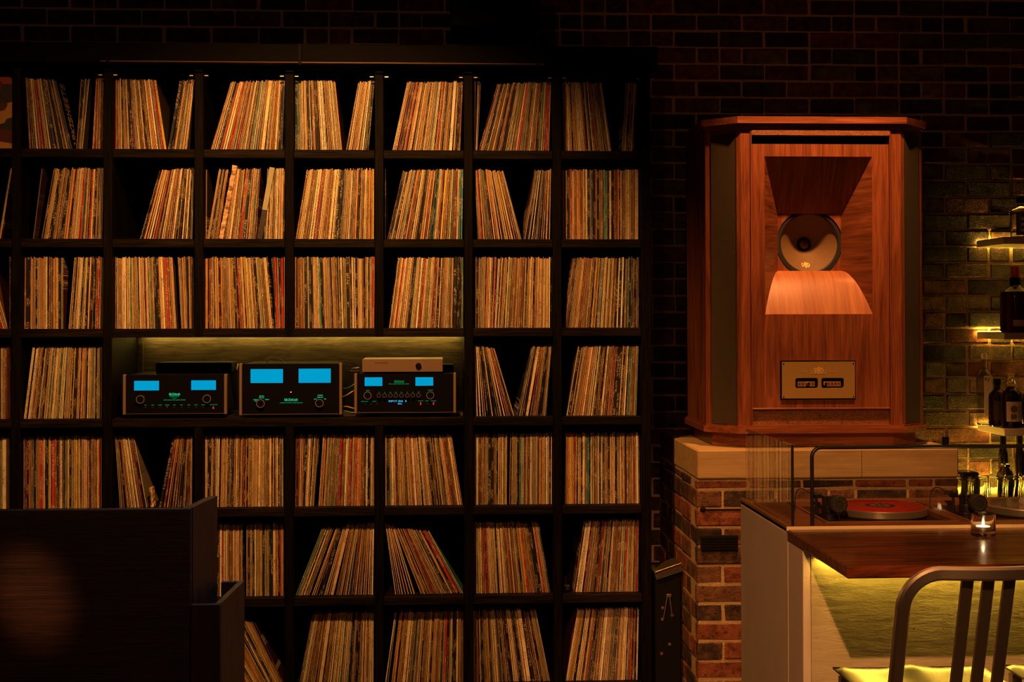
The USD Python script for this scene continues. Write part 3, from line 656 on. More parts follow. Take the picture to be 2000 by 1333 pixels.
# ------------------------------------------------------------------ brick pier and mantel
PY, PXL, PXR = 5.70, 1.060, 2.165
MZ0, MZ1 = 1.008, 1.129
pr = thing('brick_pier', 'deep red-brown brick pier under the pale mantel', 'brick pier', (1.6, 6.1, 0))
part(pr, 'mortar_core', box(PXL + .005, PXR - .005, PY + .005, WY + .004, 0, MZ0), MORTAR)
zt = [(.965, 1.004)] + [(.965 - .0788 * (i + 1), .965 - .0788 * i) for i in range(13)]
vent = (1.075, 1.23, .709, .775)
for ci, (za, zb_) in enumerate(zt):
    if zb_ < .05:
        continue
    # front face
    x = PXL if ci % 2 == 0 else PXL - .1095
    x += 0 if ci else .0
    while x < PXR - .03:
        w = .213 if x < PXL + .01 or rng.random() > .25 else .1015
        a, b = max(x, PXL), min(x + w, PXR)
        if b - a > .03:
            part(pr, 'brick', brick(a, b, PY + rng.uniform(-.003, .003), PY + .05, za + .005, zb_ - .005, .002), pick())
        x += w + .0105
    # left flank, seen at a slant
    y = PY + (.0 if ci % 2 else .1095) + .054
    while y < WY - .03:
        w = .213 if rng.random() > .3 else .1015
        part(pr, 'brick', brick(PXL + rng.uniform(-.003, .003), PXL + .05, y, min(y + w, WY - .002), za + .005, zb_ - .005, .002), pick())
        y += w + .0105
vt = part(pr, 'vent', box(vent[0], vent[1], PY - .010, PY + .03, vent[2], vent[3], .003), BLACKMATT, label='black slotted vent let into the bricks')
part(pr, 'vent_slat', cat_(*[box(vent[0] + .006, vent[1] - .006, PY - .0125, PY - .009, z, z + .004) for z in np.linspace(vent[2] + .008, vent[3] - .012, 5)]), BLACKMATT)
mt = thing('mantel', 'thick pale limewashed mantel beam on top of brick pier', 'mantel', (1.6, 5.9, MZ0))
mm = box(PXL + .001, PXR - .002, 5.69, 6.30, MZ0, MZ1, .006); mm = mm.subdivide_to_size(.05); v = np.array(mm.vertices)
v += .003 * (meshkit.fbm(v * 14, 3)[:, None] - .5) * np.array([1, 1, 1]); mm = trimesh.Trimesh(v, mm.faces, process=False)
part(mt, 'beam', mm, MANTEL, 40)
part(mt, 'crack', box(1.7505, 1.7515, 5.6868, 5.6905, MZ0 + .004, MZ1 - .006), BLACKMATT)
part(mt, 'beam_end', box(PXL + .004, PXR - .004, 6.302, WY - .004, MZ0, MZ1 + .002, .004), BRICKS[1])
rd = thing('iron_rod', 'thin black iron rod with round knob across the front of brick pier', 'iron rod', (1.15, 5.67, .882))
part(rd, 'rod', tube([(1.085, 5.672, .884), (1.45, 5.672, .884)], .004, 8), BLACKMATT, True)
part(rd, 'knob', trimesh.creation.icosphere(2, .012, ).apply_translation([1.080, 5.676, .885]), BLACKMATT, True)
part(rd, 'hook', tube([(1.40, 5.672, .884), (1.40, 5.699, .884)], .004, 8), BLACKMATT, True)

# ------------------------------------------------------------------ the horn loudspeaker
SZ = MZ1 + .002
hexa = lambda o, yf=0.: [(1.266 - o, 5.78 - yf), (1.955 + o, 5.78 - yf), (2.084 + o, 5.893 - yf * .4), (2.084 + o, 6.36), (1.137 - o, 6.36), (1.137 - o, 5.893 - yf * .4)]
sp = thing('loudspeaker', 'large walnut horn loudspeaker standing on the pale mantel', 'loudspeaker', (1.61, 6.05, SZ))
part(sp, 'plinth', ext_xy(hexa(-.03, -.03), SZ, 1.192), WALNUT_X)
part(sp, 'base_moulding', cat_(ext_xy(hexa(.012, .025), 1.190, 1.214), ext_xy(hexa(.004, .012), 1.213, 1.224)), WALNUT_X)
body = Polygon([(1.266, 5.845), (1.955, 5.845), (2.084, 5.893), (2.084, 6.36), (1.137, 6.36), (1.137, 5.893)])
MX0, MX1, MZA, MZB, MY = 1.3715, 1.8335, 1.6925, 2.363, 5.792        # the horn's mouth
# carcase as separate boards, so that the horn is hollow
part(sp, 'side_panel', box(1.137, 1.155, 5.893, 6.36, 1.222, 2.478), WALNUT); part(sp, 'side_panel', box(2.066, 2.084, 5.893, 6.36, 1.222, 2.478), WALNUT)
part(sp, 'rear_panel', box(1.137, 2.084, 6.34, 6.36, 1.222, 2.478), WALNUT)
part(sp, 'top_plate', ext_xy(hexa(.018, .025), 2.499, 2.528), WALNUT_X)
part(sp, 'top_moulding', cat_(ext_xy(hexa(.008, .010), 2.488, 2.500), ext_xy(hexa(.001, .002), 2.474, 2.489)), WALNUT_X)
for x0, x1 in ((1.266, 1.313), (1.905, 1.955)):
    part(sp, 'corner_post', box(x0, x1, 5.78, 5.90, 1.222, 2.476, .003), WALNUT)
    part(sp, 'post_bead', box(*((x1 - .006, x1) if x0 < 1.5 else (x0, x0 + .006)), 5.774, 5.79, 1.224, 2.474, .002), WALNUT)
part(sp, 'burl_bar', box(1.312, 1.906, 5.772, 5.82, 2.449, 2.474, .002), BURL)
part(sp, 'slot', box(1.312, 1.906, 5.83, 5.87, 2.415, 2.449), BLACKMATT)
baf = Polygon([(1.312, 1.295), (1.906, 1.295), (1.906, 2.416), (1.312, 2.416)]).difference(sbox(MX0, MZA, MX1, MZB))
part(sp, 'front_panel', ext_xz(baf, MY, MY + .018), WALNUT)
part(sp, 'ledge', box(1.312, 1.906, 5.786, 5.82, 1.288, 1.296, .002), WALNUT_X)
part(sp, 'lower_panel', box(1.312, 1.906, 5.802, 5.82, 1.224, 1.289), BURL)
part(sp, 'keyhole_plate', cat_(cyl(.0055, .003, (1.605, 5.8025, 1.266), 'y'), box(1.602, 1.608, 5.7995, 5.8025, 1.252, 1.266)), BRASS, label='small brass keyhole plate')
# horn walls
HD = .145; cx = (MX0 + MX1) / 2; hw, tw = (MX1 - MX0) / 2, .139; ZT0, ZT1 = 1.882, 2.130
ts = np.linspace(0, 1, 17)
wid = lambda t: tw + (hw - tw) * (1 - t)
ztop = lambda t: ZT1 + (MZB - ZT1) * (1 - t)
zbot = lambda t: ZT0 - (ZT0 - MZA) * (1 - t) ** 1.75


def strip(rows, thick):
    """a curved board: rows of (a, b) edge points, thickened along thick"""
    a = np.array([r[0] for r in rows]); b = np.array([r[1] for r in rows]); n_ = len(rows); tk = np.array(thick)
    V = np.concatenate([a, b, a + tk, b + tk]); F = []
    for i in range(n_ - 1):
        for o0, o1 in ((0, n_), (3 * n_, 2 * n_), (2 * n_, 0), (n_, 3 * n_)):
            F += [[o0 + i, o1 + i, o1 + i + 1], [o0 + i, o1 + i + 1, o0 + i + 1]]
    for i in (0, n_ - 1):
        F += [[i, n_ + i, 3 * n_ + i], [i, 3 * n_ + i, 2 * n_ + i]]
    m = trimesh.Trimesh(V, F, process=False); m.fix_normals(); return m


yy = lambda t: MY + .0005 + HD * t
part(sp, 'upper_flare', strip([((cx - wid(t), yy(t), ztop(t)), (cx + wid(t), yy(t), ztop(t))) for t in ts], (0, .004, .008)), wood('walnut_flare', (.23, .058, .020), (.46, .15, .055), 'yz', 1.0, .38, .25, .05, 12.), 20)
part(sp, 'lower_flare', strip([((cx - wid(t), yy(t), zbot(t)), (cx + wid(t), yy(t), zbot(t))) for t in ts], (0, .004, -.008)), WALNUT_LIT, 20)
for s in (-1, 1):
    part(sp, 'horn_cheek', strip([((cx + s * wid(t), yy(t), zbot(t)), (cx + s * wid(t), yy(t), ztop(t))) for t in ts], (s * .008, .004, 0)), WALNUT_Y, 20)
# throat board with clipped corners, driver behind it
TYB = MY + HD
thr = sbox(cx - tw - .03, ZT0 - .03, cx + tw + .03, ZT1 + .03).difference(Polygon([(cx - tw, ZT0 - .0), (cx + tw, ZT0 - .0), (cx + tw, ZT1 - .03), (cx + tw - .045, ZT1), (cx - tw + .045, ZT1), (cx - tw, ZT1 - .03)]).intersection(Point(cx, 2.0).buffer(.1475, 48)))
part(sp, 'throat_board', ext_xz(thr, TYB, TYB + .008), WALNUT)
dc = (cx, TYB + .010, 2.003)
part(sp, 'driver_gasket', cat_(lathe([(.125, 0), (.162, 0), (.162, .002), (.150, .004), (.148, .002), (.143, .005), (.130, .005), (.125, .001), (.125, 0)], dc, 48, 'y')), RUBBER, 30)
part(sp, 'driver_ring', ring(dc[0], dc[2], dc[1] - .002, .1495, .1480, .003), CHROME)
part(sp, 'driver_cone', lathe([(.128, .001), (.127, -.004), (.116, -.014), (.032, -.085), (.030, -.088), (.032, -.089), (.118, -.0165), (.128, -.005), (.128, .001)], dc, 56, 'y'), CONE, 30)
part(sp, 'driver_throat', lathe([(0, -.095), (.03, -.095), (.0315, -.086), (.026, -.086), (.012, -.092), (0, -.093)], dc, 32, 'y'), BLACKMATT, 30)
part(sp, 'driver_plug', lathe([(0, -.09), (.022, -.09), (.021, -.079), (.012, -.073), (0, -.071)], dc, 28, 'y'), plain('plug_bronze', (.16, .07, .045), .4, .5), 30)
# printed crest on the lower part of the cone, and on the plate
def crest(x, z, s):
    g = [Point(x, z).buffer(.0068 * s), Point(x - .010 * s, z + .001 * s).buffer(.0062 * s), Point(x + .011 * s, z).buffer(.0068 * s), Point(x, z + .008 * s).buffer(.0042 * s), Point(x - .012 * s, z - .006 * s).buffer(.003 * s),
         Point(x + .010 * s, z - .006 * s).buffer(.0036 * s), sbox(x - .013 * s, z - .0088 * s, x - .003 * s, z - .0068 * s), Point(x + .001 * s, z - .009 * s).buffer(.0036 * s), Point(x - .012 * s, z + .006 * s).buffer(.0028 * s), Point(x + .008 * s, z + .007 * s).buffer(.003 * s)]
    u = g[0]
    for q in g[1:]:
        u = u.union(q)
    for q in (Point(x + .0115 * s, z + .0005 * s).buffer(.0030 * s), Point(x - .0100 * s, z + .0015 * s).buffer(.0022 * s), Point(x + .0045 * s, z - .004 * s).buffer(.0014 * s), Point(x - .004 * s, z - .004 * s).buffer(.0014 * s)):
        u = u.difference(q)
    return u


cr = crest(0, 0, 1.12); mcr = cat_(*[trimesh.creation.extrude_polygon(g, .0006, engine='earcut') for g in getattr(cr, 'geoms', [cr])]); mcr = mcr.subdivide_to_size(.004)
v = np.array(mcr.vertices); px_, pz_ = dc[0] - .008 + v[:, 0], dc[2] - .094 + v[:, 1]; rr = np.hypot(px_ - dc[0], pz_ - dc[2])
prof = np.interp(rr, [.030, .032, .116, .127], [.088, .085, .014, .004])
part(sp, 'cone_crest', trimesh.Trimesh(np.stack([px_, dc[1] + prof - .0008 - v[:, 2], pz_], 1), mcr.faces, process=False), GOLD, label='printed gold crest on the speaker cone')
# control plate
cp = part(sp, 'control_plate_frame', box(1.434, 1.759, 5.789, 5.802, 1.329, 1.497, .003), BLACKGLOSS)
pl = sbox(1.440, 1.336, 1.753, 1.491)
for a, b in ((1.4975, 1.594), (1.609, 1.705)):
    pl = pl.difference(sbox(a + .008, 1.388, b - .008, 1.414).buffer(.008))
part(sp, 'control_plate', ext_xz(pl, 5.7835, 5.7895), BRASSPLATE, label='brushed brass control plate with two small windows')
for a, b, s in ((1.4975, 1.594, 1.553), (1.609, 1.705, 1.628)):
    w = part(sp, 'switch_strip', box(a + .010, b - .012, 5.787, 5.7892, 1.386, 1.408), plain('copper_strip' + str(int(a * 10)), (.70, .36, .15), .35, .7))
    part(sp, 'switch_hole', cat_(*[cyl(.0028, .001, (x, 5.7872, 1.397), 'y', 12) for x in np.linspace(a + .018, b - .020, 5)]), BLACKMATT)
    part(sp, 'switch_pin', cat_(cyl(.0055, .008, (s, 5.7875, 1.398), 'y', 14), box(s - .010, s + .004, 5.785, 5.7875, 1.385, 1.391)), CHROME, 30)
part(sp, 'plate_screw', cat_(*[cyl(.003, .002, (x, 5.7838, z), 'y', 12) for x in (1.447, 1.746) for z in (1.343, 1.484)]), CHROME, 30)
cr = crest(1.597, 1.4545, 1.25).union(sbox(1.566, 1.4395, 1.630, 1.4415)).union(sbox(1.566, 1.4450, 1.568, 1.455)).union(sbox(1.628, 1.4450, 1.630, 1.455))
part(sp, 'plate_crest', cat_(*[ext_xz(g, 5.7828, 5.7836) for g in getattr(cr, 'geoms', [cr])]), GOLD)
part(sp, 'plate_lettering', cat_(text('ENERGY', 1.537, 1.4495, 5.7828, .005), text('ROLL-OFF', 1.658, 1.4495, 5.7828, .005), text('LEVEL', 1.553, 1.374, 5.7828, .004), text('SLOPE', 1.66, 1.374, 5.7828, .004)), GOLD)
# chamfer panels: frame and cloth grille
for s, (fx, fy), (bx, by) in ((-1, (1.266, 5.78), (1.137, 5.893)), (1, (1.955, 5.78), (2.084, 5.893))):
    f0_, b0_ = np.array([fx, fy]), np.array([bx, by]); dv = b0_ - f0_; nv = np.array([dv[1], -dv[0]]) * (-s); nv = nv / np.linalg.norm(nv)
    if nv[1] > 0:
        nv = -nv
    q = lambda t, o: tuple(f0_ + dv * t + nv * o)
    part(sp, 'chamfer_board', ext_xy([q(0, -.025), q(1, -.025), q(1, -.008), q(0, -.008)], 1.222, 2.476), WALNUT)
    part(sp, 'chamfer_stile', ext_xy([q(.0, -.01), q(.10, -.01), q(.10, .0), q(.0, .0)], 1.222, 2.476), WALNUT)
    part(sp, 'chamfer_stile', ext_xy([q(.84, -.01), q(1, -.01), q(1, .0), q(.84, .0)], 1.222, 2.476), WALNUT)
    part(sp, 'grille', ext_xy([q(.12, -.008), q(.82, -.008), q(.82, .004), q(.12, .004)], 1.226, 2.462), CLOTH, label='olive-brown cloth grille')
    part(sp, 'grille_edge', ext_xy([q(.105, -.008), q(.12, -.008), q(.12, .005), q(.105, .005)], 1.226, 2.462), BRASS)

# ------------------------------------------------------------------ dj counter
DZ = 1.018; DX0, DX1, DY0, DY1 = 1.093, 3.3, 4.30, 4.985
dj = thing('dj_counter', 'dj counter with pale painted side and reddish wood deck', 'counter', (2.1, 4.64, 0))
part(dj, 'side_panel', box(DX0 - .006, DX0 + .03, DY0 + .001, DY1, 0, DZ - .016, .002), WHITEPANEL, label='pale painted side panel')
part(dj, 'back_panel', box(DX0 + .03, DX1, DY1 - .03, DY1, 0, DZ - .016), WHITEPANEL)
part(dj, 'front_panel', box(DX0 + .03, DX1, DY0, DY0 + .03, 0, DZ - .03), WHITEPANEL)
T1, T2 = (1.232, 1.678, 4.395, 4.90), (1.700, 2.146, 4.395, 4.90)
dk = sbox(DX0, DY0 + .008, DX1, DY1)
for a in (T1, T2):
    dk = dk.difference(sbox(a[0], a[2], a[1], a[3]))
part(dj, 'deck', ext_xy(dk, DZ - .018, DZ), DECKWOOD, label='reddish wood deck')
part(dj, 'side_lip', box(DX0 - .010, DX0 + .004, DY0 + .004, DY1, DZ - .004, DZ + .006, .0015), BRASS)
part(dj, 'side_shadow_gap', box(DX0 - .004, DX0 + .01, DY0 + .004, DY1, DZ - .016, DZ - .004), BLACKMATT)
part(dj, 'front_lip', box(DX0 - .010, DX1, DY0 - .002, DY0 + .005, DZ - .010, DZ + .004, .001), plain('brass_lip', (.95, .78, .46), .5, .0))


def turntable(a, disc, label, tilt):
    x0, x1, y0, y1 = a; t = thing('turntable', label, 'turntable', ((x0 + x1) / 2, (y0 + y1) / 2, DZ - .06))
    w = .016
    part(t, 'plinth', box(x0 + .002, x1 - .002, y0 + .002, y1 - .002, DZ - .055, DZ - .020, .002), BLACKMETAL)
    for b in ((x0 + .003, x1 - .003, y0 + .003, y0 + w), (x0 + .003, x1 - .003, y1 - w, y1 - .003), (x0 + .003, x0 + w, y0 + w, y1 - w), (x1 - w, x1 - .003, y0 + w, y1 - w)):
        part(t, 'frame', box(*b, DZ - .020, DZ + .003, .001), DECKWOOD, label='reddish wood frame')
    part(t, 'deck_plate', box(x0 + w, x1 - w, y0 + w, y1 - w, DZ - .020, DZ - .014), plain('deck_plate' + str(int(x0 * 100)), (.016, .014, .013), .3))
    cx_, cy_ = disc; z = DZ - .012
    part(t, 'platter', lathe([(0, 0), (.150, 0), (.157, .006), (.158, .026), (.156, .028), (0, .028)], (cx_, cy_, z), 64), PLATTER, 30)
    part(t, 'spindle', lathe([(0, 0), (.0032, 0), (.0032, .016), (.002, .019), (0, .019)], (cx_, cy_, z + .028), 14), CHROME, 30)
    # tonearm at the left, weight towards the viewer
    bx, by = x0 + .062, y0 + .17
    part(t, 'arm_base', cat_(cyl(.036, .022, (bx, by, DZ - .014), 'z', 28), cyl(.026, .026, (bx, by, DZ + .008), 'z', 24)), BLACKMETAL, 30)
    part(t, 'arm_gimbal', cat_(box(bx - .022, bx - .014, by - .012, by + .012, DZ + .03, DZ + .066, .002), box(bx + .014, bx + .022, by - .012, by + .012, DZ + .03, DZ + .066, .002), cyl(.010, .034, (bx, by, DZ + .03))), BLACKMETAL, 30)
    part(t, 'arm_tube', tube(spline([(bx, by - .05, DZ + .048), (bx, by + .05, DZ + .050), (bx + .006, by + .16, DZ + .046), (bx + .022, by + .21, DZ + .042)], 16), .0045, 10), BLACKMETAL, True)
    part(t, 'headshell', box(bx + .012, bx + .032, by + .20, by + .25, DZ + .036, DZ + .046, .002), BLACKMETAL)
    part(t, 'counterweight', cat_(lathe([(0, 0), (.024, 0), (.029, .003), (.029, .026), (.025, .030), (.012, .030), (.012, .026), (0, .026)], (bx + .01, by - .055, DZ + .046), 32, 'y')), RUBBER, 30, label='round black counterweight')
    part(t, 'weight_dial', cat_(*[box(bx + .01 + .018 * math.cos(k) - .0012, bx + .01 + .018 * math.cos(k) + .0012, by - .0862, by - .0850, DZ + .046 + .018 * math.sin(k) - .0012, DZ + .046 + .018 * math.sin(k) + .0012) for k in np.linspace(0, 2 * PI, 10, endpoint=False)]), ALU)
    part(t, 'anti_skate_post', cat_(cyl(.005, .075, (bx - .035, by + .03, DZ - .014)), box(bx - .05, bx - .02, by + .02, by + .035, DZ + .055, DZ + .070, .003), cyl(.007, .02, (bx - .03, by + .06, DZ + .05))), BLACKMETAL, 30)
    part(t, 'signal_wire', tube(spline([(bx - .048, by + .03, DZ + .066), (bx - .065, by + .05, DZ + .078), (bx - .085, by + .08, DZ + .075), (bx - .09, by + .1, DZ + .0)], 14), .0016, 6), RUBBER, True)
    return t


turntable(T1, (1.497, 4.66), 'left turntable set into the deck, red record on its platter', 0)
turntable(T2, (2.030, 4.66), 'right turntable set into the deck beside the tumblers', 0)
zr = DZ + .016
rv = thing('vinyl_record', 'bright red vinyl record lying on the left turntable', 'record', (1.497, 4.66, zr))
disc = Point(0, 0).buffer(.1505, 64).difference(Point(0, 0).buffer(.0036, 12))
m = ext_xy(disc, 0, .0024); m.apply_translation([1.497, 4.66, zr]); part(rv, 'disc', m, VINYLRED)
for r_ in np.linspace(.060, .142, 9):
    part(rv, 'groove', lathe([(r_, 0), (r_ + .0045, 0), (r_ + .0045, .0003), (r_, .0003), (r_, 0)], (1.497, 4.66, zr + .0024), 64), VINYLRED, 20)
part(rv, 'label', lathe([(.0036, 0), (.050, 0), (.050, .0004), (.0036, .0004), (.0036, 0)], (1.497, 4.66, zr + .0024), 48), VINYLBLACK, 20)
part(rv, 'label_ring', lathe([(.020, 0), (.034, 0), (.034, .0002), (.020, .0002), (.020, 0)], (1.497, 4.66, zr + .0028), 48), plain('label_gold', (.35, .24, .12), .4, .3), 20)
one('vinyl_record', lathe([(.0036, 0), (.1505, 0), (.1505, .0024), (.0036, .0024), (.0036, 0)], (2.030, 4.66, zr), 64), plain('clear_vinyl', (.32, .26, .19), .15, coat=.5), 'brownish see-through record on right turntable, mostly cut by the frame', 'record', smooth=30)
one('record_clamp', lathe([(.0036, 0), (.045, 0), (.047, .006), (.044, .018), (.036, .022), (.0036, .022), (.0036, 0)], (2.03, 4.66, zr + .0024), 40), plain('clamp', (.62, .55, .45), .35, .3), 'pale round record weight on the right turntable', 'record weight', smooth=30)
gs = thing('glass_screen', 'clear glass screen around the dj deck with black rail', 'glass screen', (2.1, 4.5, DZ))
GZ = 1.276
part(gs, 'side_pane', box(1.1035, 1.1115, 4.322, 4.975, DZ + .0005, GZ), PANE, label='clear side pane mirroring the records')
part(gs, 'front_pane', box(1.1115, 3.28, 4.322, 4.330, DZ + .0005, GZ), PANE)
part(gs, 'corner_seal', box(1.1035, 1.1115, 4.3175, 4.3225, DZ + .0005, GZ), BLACKMETAL)
arc = [(1.168 + .030 - .030 * math.cos(a), 4.312, 1.2685 - .030 + .030 * math.sin(a)) for a in np.linspace(0, PI / 2, 10)]
part(gs, 'rail', tube([(1.168, 4.312, DZ + .0005), (1.168, 4.312, 1.15)] + arc + [(2.2, 4.312, 1.2685), (3.28, 4.312, 1.2685)], .0062, 10, (0, 1, 0)), BLACKMETAL, True, label='black tubular rail with rounded corner')

# ------------------------------------------------------------------ the bar
br = thing('bar_counter', 'wooden bar counter with glossy reddish top and plaster front', 'bar counter', (2.1, 4.0, 0))
BT0, BT1 = .979, 1.013
top = box(1.084, 3.3, 3.658, 4.297, BT0, BT1, .004)
part(br, 'counter_top', top, BARWOOD, label='glossy reddish plank top')
part(br, 'plaster_front', box(1.112, 3.3, 4.12, 4.297, 0, BT0), PLASTER, label='rough yellow-lit plaster front')
part(br, 'end_panel', box(1.087, 1.1115, 4.121, 4.297, 0, BT0, .002), WHITEPANEL, label='pale painted end panel')
part(br, 'bracket', box(1.113, 1.132, 4.06, 4.119, BT0 - .02, BT0 - .001, .003), BLACKMETAL)
part(br, 'led_strip', box(1.135, 3.28, 4.092, 4.107, BT0 - .008, BT0 - .0005), LEDBAR, label='amber light strip under the counter')
for x, z in ((1.404, .915), (1.355, .925), (1.27, .70), (1.235, .745), (1.44, .93)):
    pass
# candle tumbler
CX, CY = 1.649, 4.142
cg = thing('candle_glass', 'clear glass tumbler with lit tealight on the bar counter', 'candle holder', (CX, CY, BT1))
cb = BT1 + .0006
part(cg, 'tumbler', lathe([(0, 0), (.033, 0), (.036, .003), (.037, .066), (.0355, .068), (.033, .066), (.0315, .020), (.029, .016), (0, .015)], (CX, CY, cb), 48), GLASS, 40)
part(cg, 'tealight_cup', lathe([(0, 0), (.0218, 0), (.0222, .0115), (.0216, .0115), (.0213, .001), (0, .001)], (CX, CY, cb + .0155), 32), ALU, 30)
part(cg, 'wax', lathe([(0, 0), (.0212, 0), (.0212, .0112), (.016, .0102), (0, .0098)], (CX, CY, cb + .0168), 32), CERAMIC, 30)
part(cg, 'flame', lathe([(0, 0), (.0035, .003), (.0046, .007), (.0036, .013), (.0016, .019), (0, .022)], (CX, CY, cb + .0275), 16), FLAME, True)

# stools: brushed aluminium, three slats
def stool(x0, label):
    xa, xb = x0, x0 + .360; xm = (xa + xb) / 2; t = thing('bar_stool', label, 'bar stool', (xm, 3.18, 0), 'bar stools along the counter')
    lean = lambda z: 2.995 - (z - .80) * .30
    R = .075; pts = [(xa, lean(z), z) for z in np.linspace(.06, 1.135 - R, 14)]
    pts += [(xa + R - R * math.cos(a), lean(1.135 - R + R * math.sin(a)), 1.135 - R + R * math.sin(a)) for a in np.linspace(.15, PI / 2, 9)]
    pts += [(x, lean(1.135) - .012 * math.sin(PI * (x - xa - R) / (xb - xa - 2 * R)), 1.135) for x in np.linspace(xa + R + .02, xb - R - .02, 9)]
    pts += [(xb - R + R * math.sin(a), lean(1.135 - R + R * math.cos(a)), 1.135 - R + R * math.cos(a)) for a in np.linspace(0, PI / 2 - .15, 9)]
    pts += [(xb, lean(z), z) for z in np.linspace(1.135 - R, .06, 14)]
    w, d, e = .014, .012, .005
    part(t, 'back_frame', sweep(pts, [(-w + e, -d), (w - e, -d), (w, -d + e), (w, d - e), (w - e, d), (-w + e, d), (-w, d - e), (-w, -d + e)], (0, -1, .0001)), ALU, 35)
    for k in (-1, 0, 1):
        xs_ = xm + k * .0455; ps = [(xs_, lean(z) + .001, z) for z in np.linspace(.80, 1.125, 6)]
        part(t, 'slat', sweep(ps, [(-.0125, -.004), (.0125, -.004), (.0125, .004), (-.0125, .004)], (0, -1, .0001)), ALU, 20)
    # dished seat
    gx, gy = np.linspace(xa - .008, xb + .008, 21), np.linspace(2.99, 3.425, 19); V, F = [], []
    for top_ in (1, 0):
        for y in gy:
            for x in gx:
                u, vv = (x - xm) / .188, (y - 3.2) / .22
                dish = .012 * math.cos(u * PI / 2) * math.cos(vv * PI / 2.4) - .004 * (abs(u) ** 8); cr_ = .010 * max(0, 1 - abs(u) * 3.0) * max(0, (vv + .1))
                edge = .012 * max(abs(u), abs(vv)) ** 14
                V.append((x, y, (.812 - dish + cr_ - edge) if top_ else (.786 - dish * .5 + edge)))
    nx, ny = len(gx), len(gy); o = nx * ny
    for j in range(ny - 1):
        for i in range(nx - 1):
            a = j * nx + i; F += [[a, a + 1, a + nx + 1], [a, a + nx + 1, a + nx], [o + a, o + a + nx + 1, o + a + 1], [o + a, o + a + nx, o + a + nx + 1]]
    rim = [i for i in range(nx)] + [j * nx + nx - 1 for j in range(1, ny)] + [(ny - 1) * nx + i for i in range(nx - 2, -1, -1)] + [j * nx for j in range(ny - 2, 0, -1)]
    for i in range(len(rim)):
        a, b = rim[i], rim[(i + 1) % len(rim)]; F += [[a, o + a, o + b], [a, o + b, b]]
    sm = trimesh.Trimesh(np.array(V), F, process=False); sm.fix_normals()
    part(t, 'seat', sm, SEATMETAL, 35, label='dished metal seat')
    for x in (xa + .012, xb - .012):
        part(t, 'front_leg', sweep([(x, 3.39, .79), (x, 3.41, .4), (x, 3.43, .001)], [(-.012, -.012), (.012, -.012), (.012, .012), (-.012, .012)], (0, -1, .0001)), ALU, 20)
        part(t, 'side_rail', sweep([(x, lean(.40) + .012, .40), (x, 3.40, .40)], [(-.008, -.010), (.008, -.010), (.008, .010), (-.008, .010)]), ALU, 20)
        part(t, 'foot_cap', box(x - .012 if x < xm else x - .024, x + .024 if x < xm else x + .012, lean(.06) - .014, lean(.06) + .014, .0, .06, .003), RUBBER)
    part(t, 'footrest', sweep([(xa + .012, 3.425, .28), (xb - .012, 3.425, .28)], [(-.010, -.010), (.010, -.010), (.010, .010), (-.010, .010)]), ALU, 20)


stool(.9855, 'brushed aluminium bar stool with slatted back before the counter')
stool(1.4170, 'neighbouring aluminium bar stool, only seat corner at right frame edge')

# ------------------------------------------------------------------ booth at the left
bo = thing('booth_back', 'dark wood booth back with narrow open box at its end', 'booth', (-1.4, 3.57, 0))
part(bo, 'back_board', box(-2.6, -.617, 3.45, 3.472, 0, 1.2105, .002), BOOTHWOOD)
part(bo, 'end_board', ext_xy([(-.637, 3.4725), (-.6150, 3.4725), (-.590, 3.693), (-.612, 3.693)], 0, 1.2105), BOOTHWOOD_V)
part(bo, 'box_front', box(-.6160, -.544, 3.45, 3.464, 0, .975, .002), BOOTHWOOD_V)
part(bo, 'box_side', ext_xy([(-.558, 3.4645), (-.5435, 3.4645), (-.527, 3.754), (-.5415, 3.754)], 0, .975), BOOTHWOOD_V)
part(bo, 'box_back', box(-.588, -.5425, 3.740, 3.754, 0, .975, .002), BOOTHWOOD_V)
part(bo, 'box_floor', box(-.585, -.559, 3.4645, 3.7395, .70, .712), BLACKMATT)

# ------------------------------------------------------------------ black case beside the pier
kc = thing('flight_case', 'narrow black case with metal fittings wedged between shelf and pier', 'case', (1.0, 6.1, 0))
part(kc, 'shell', box(.940, 1.052, 6.04, 6.30, 0, .56, .006), BLACKMATT)
hd = [(.943, 6.03, .560), (1.055, 6.03, .598)]
part(kc, 'lid', sweep([(.936, 6.10, .548), (1.052, 6.10, .585)], [(-.075, -.018), (.075, -.018), (.075, .018), (-.075, .018)]), plain('case_worn', (.05, .04, .03), .45, bump=.6, bscale=120, var=.6))
part(kc, 'lid_edge', tube([(.936, 6.022, .566), (1.052, 6.022, .604)], .0028, 8), BRASS, True)
part(kc, 'latch', cat_(tube([(.990, 6.034, .46), (.972, 6.032, .36)], .003, 8), tube([(1.000, 6.034, .455), (1.010, 6.032, .375)], .003, 8), box(.985, 1.008, 6.030, 6.040, .452, .468, .002)), plain('worn_steel', (.30, .22, .15), .4, .8), True)
part(kc, 'stud', cat_(*[lathe([(0, 0), (.008, 0), (.006, .004), (0, .005)], (x, 6.04, z), 16, 'y') for x, z in ((1.000, .245), (.965, .205), (.970, .405), (1.012, .372), (.969, .355))]), plain('worn_steel_stud', (.30, .22, .15), .4, .8), 30)

# ------------------------------------------------------------------ wall shelves with bottles
SX0 = 2.63
for i, (za, zb_, nm) in enumerate(((2.021, 2.054, 'upper'), (1.573, 1.606, 'middle'), (1.123, 1.157, 'lower'))):
    t = thing('wall_shelf', f'{nm} pale wall shelf on the brick wall at right edge', 'shelf', (2.95, 6.5, za))
    part(t, 'board', box(SX0, 3.3, 6.34, WY - .012, za, zb_, .002), SHELFWHITE)
    part(t, 'led_strip', box(SX0 + .004, 3.28, WY - .0115, WY - .006, zb_ - .006, zb_ + .001), LEDWALL, label='amber light strip along the rear edge')


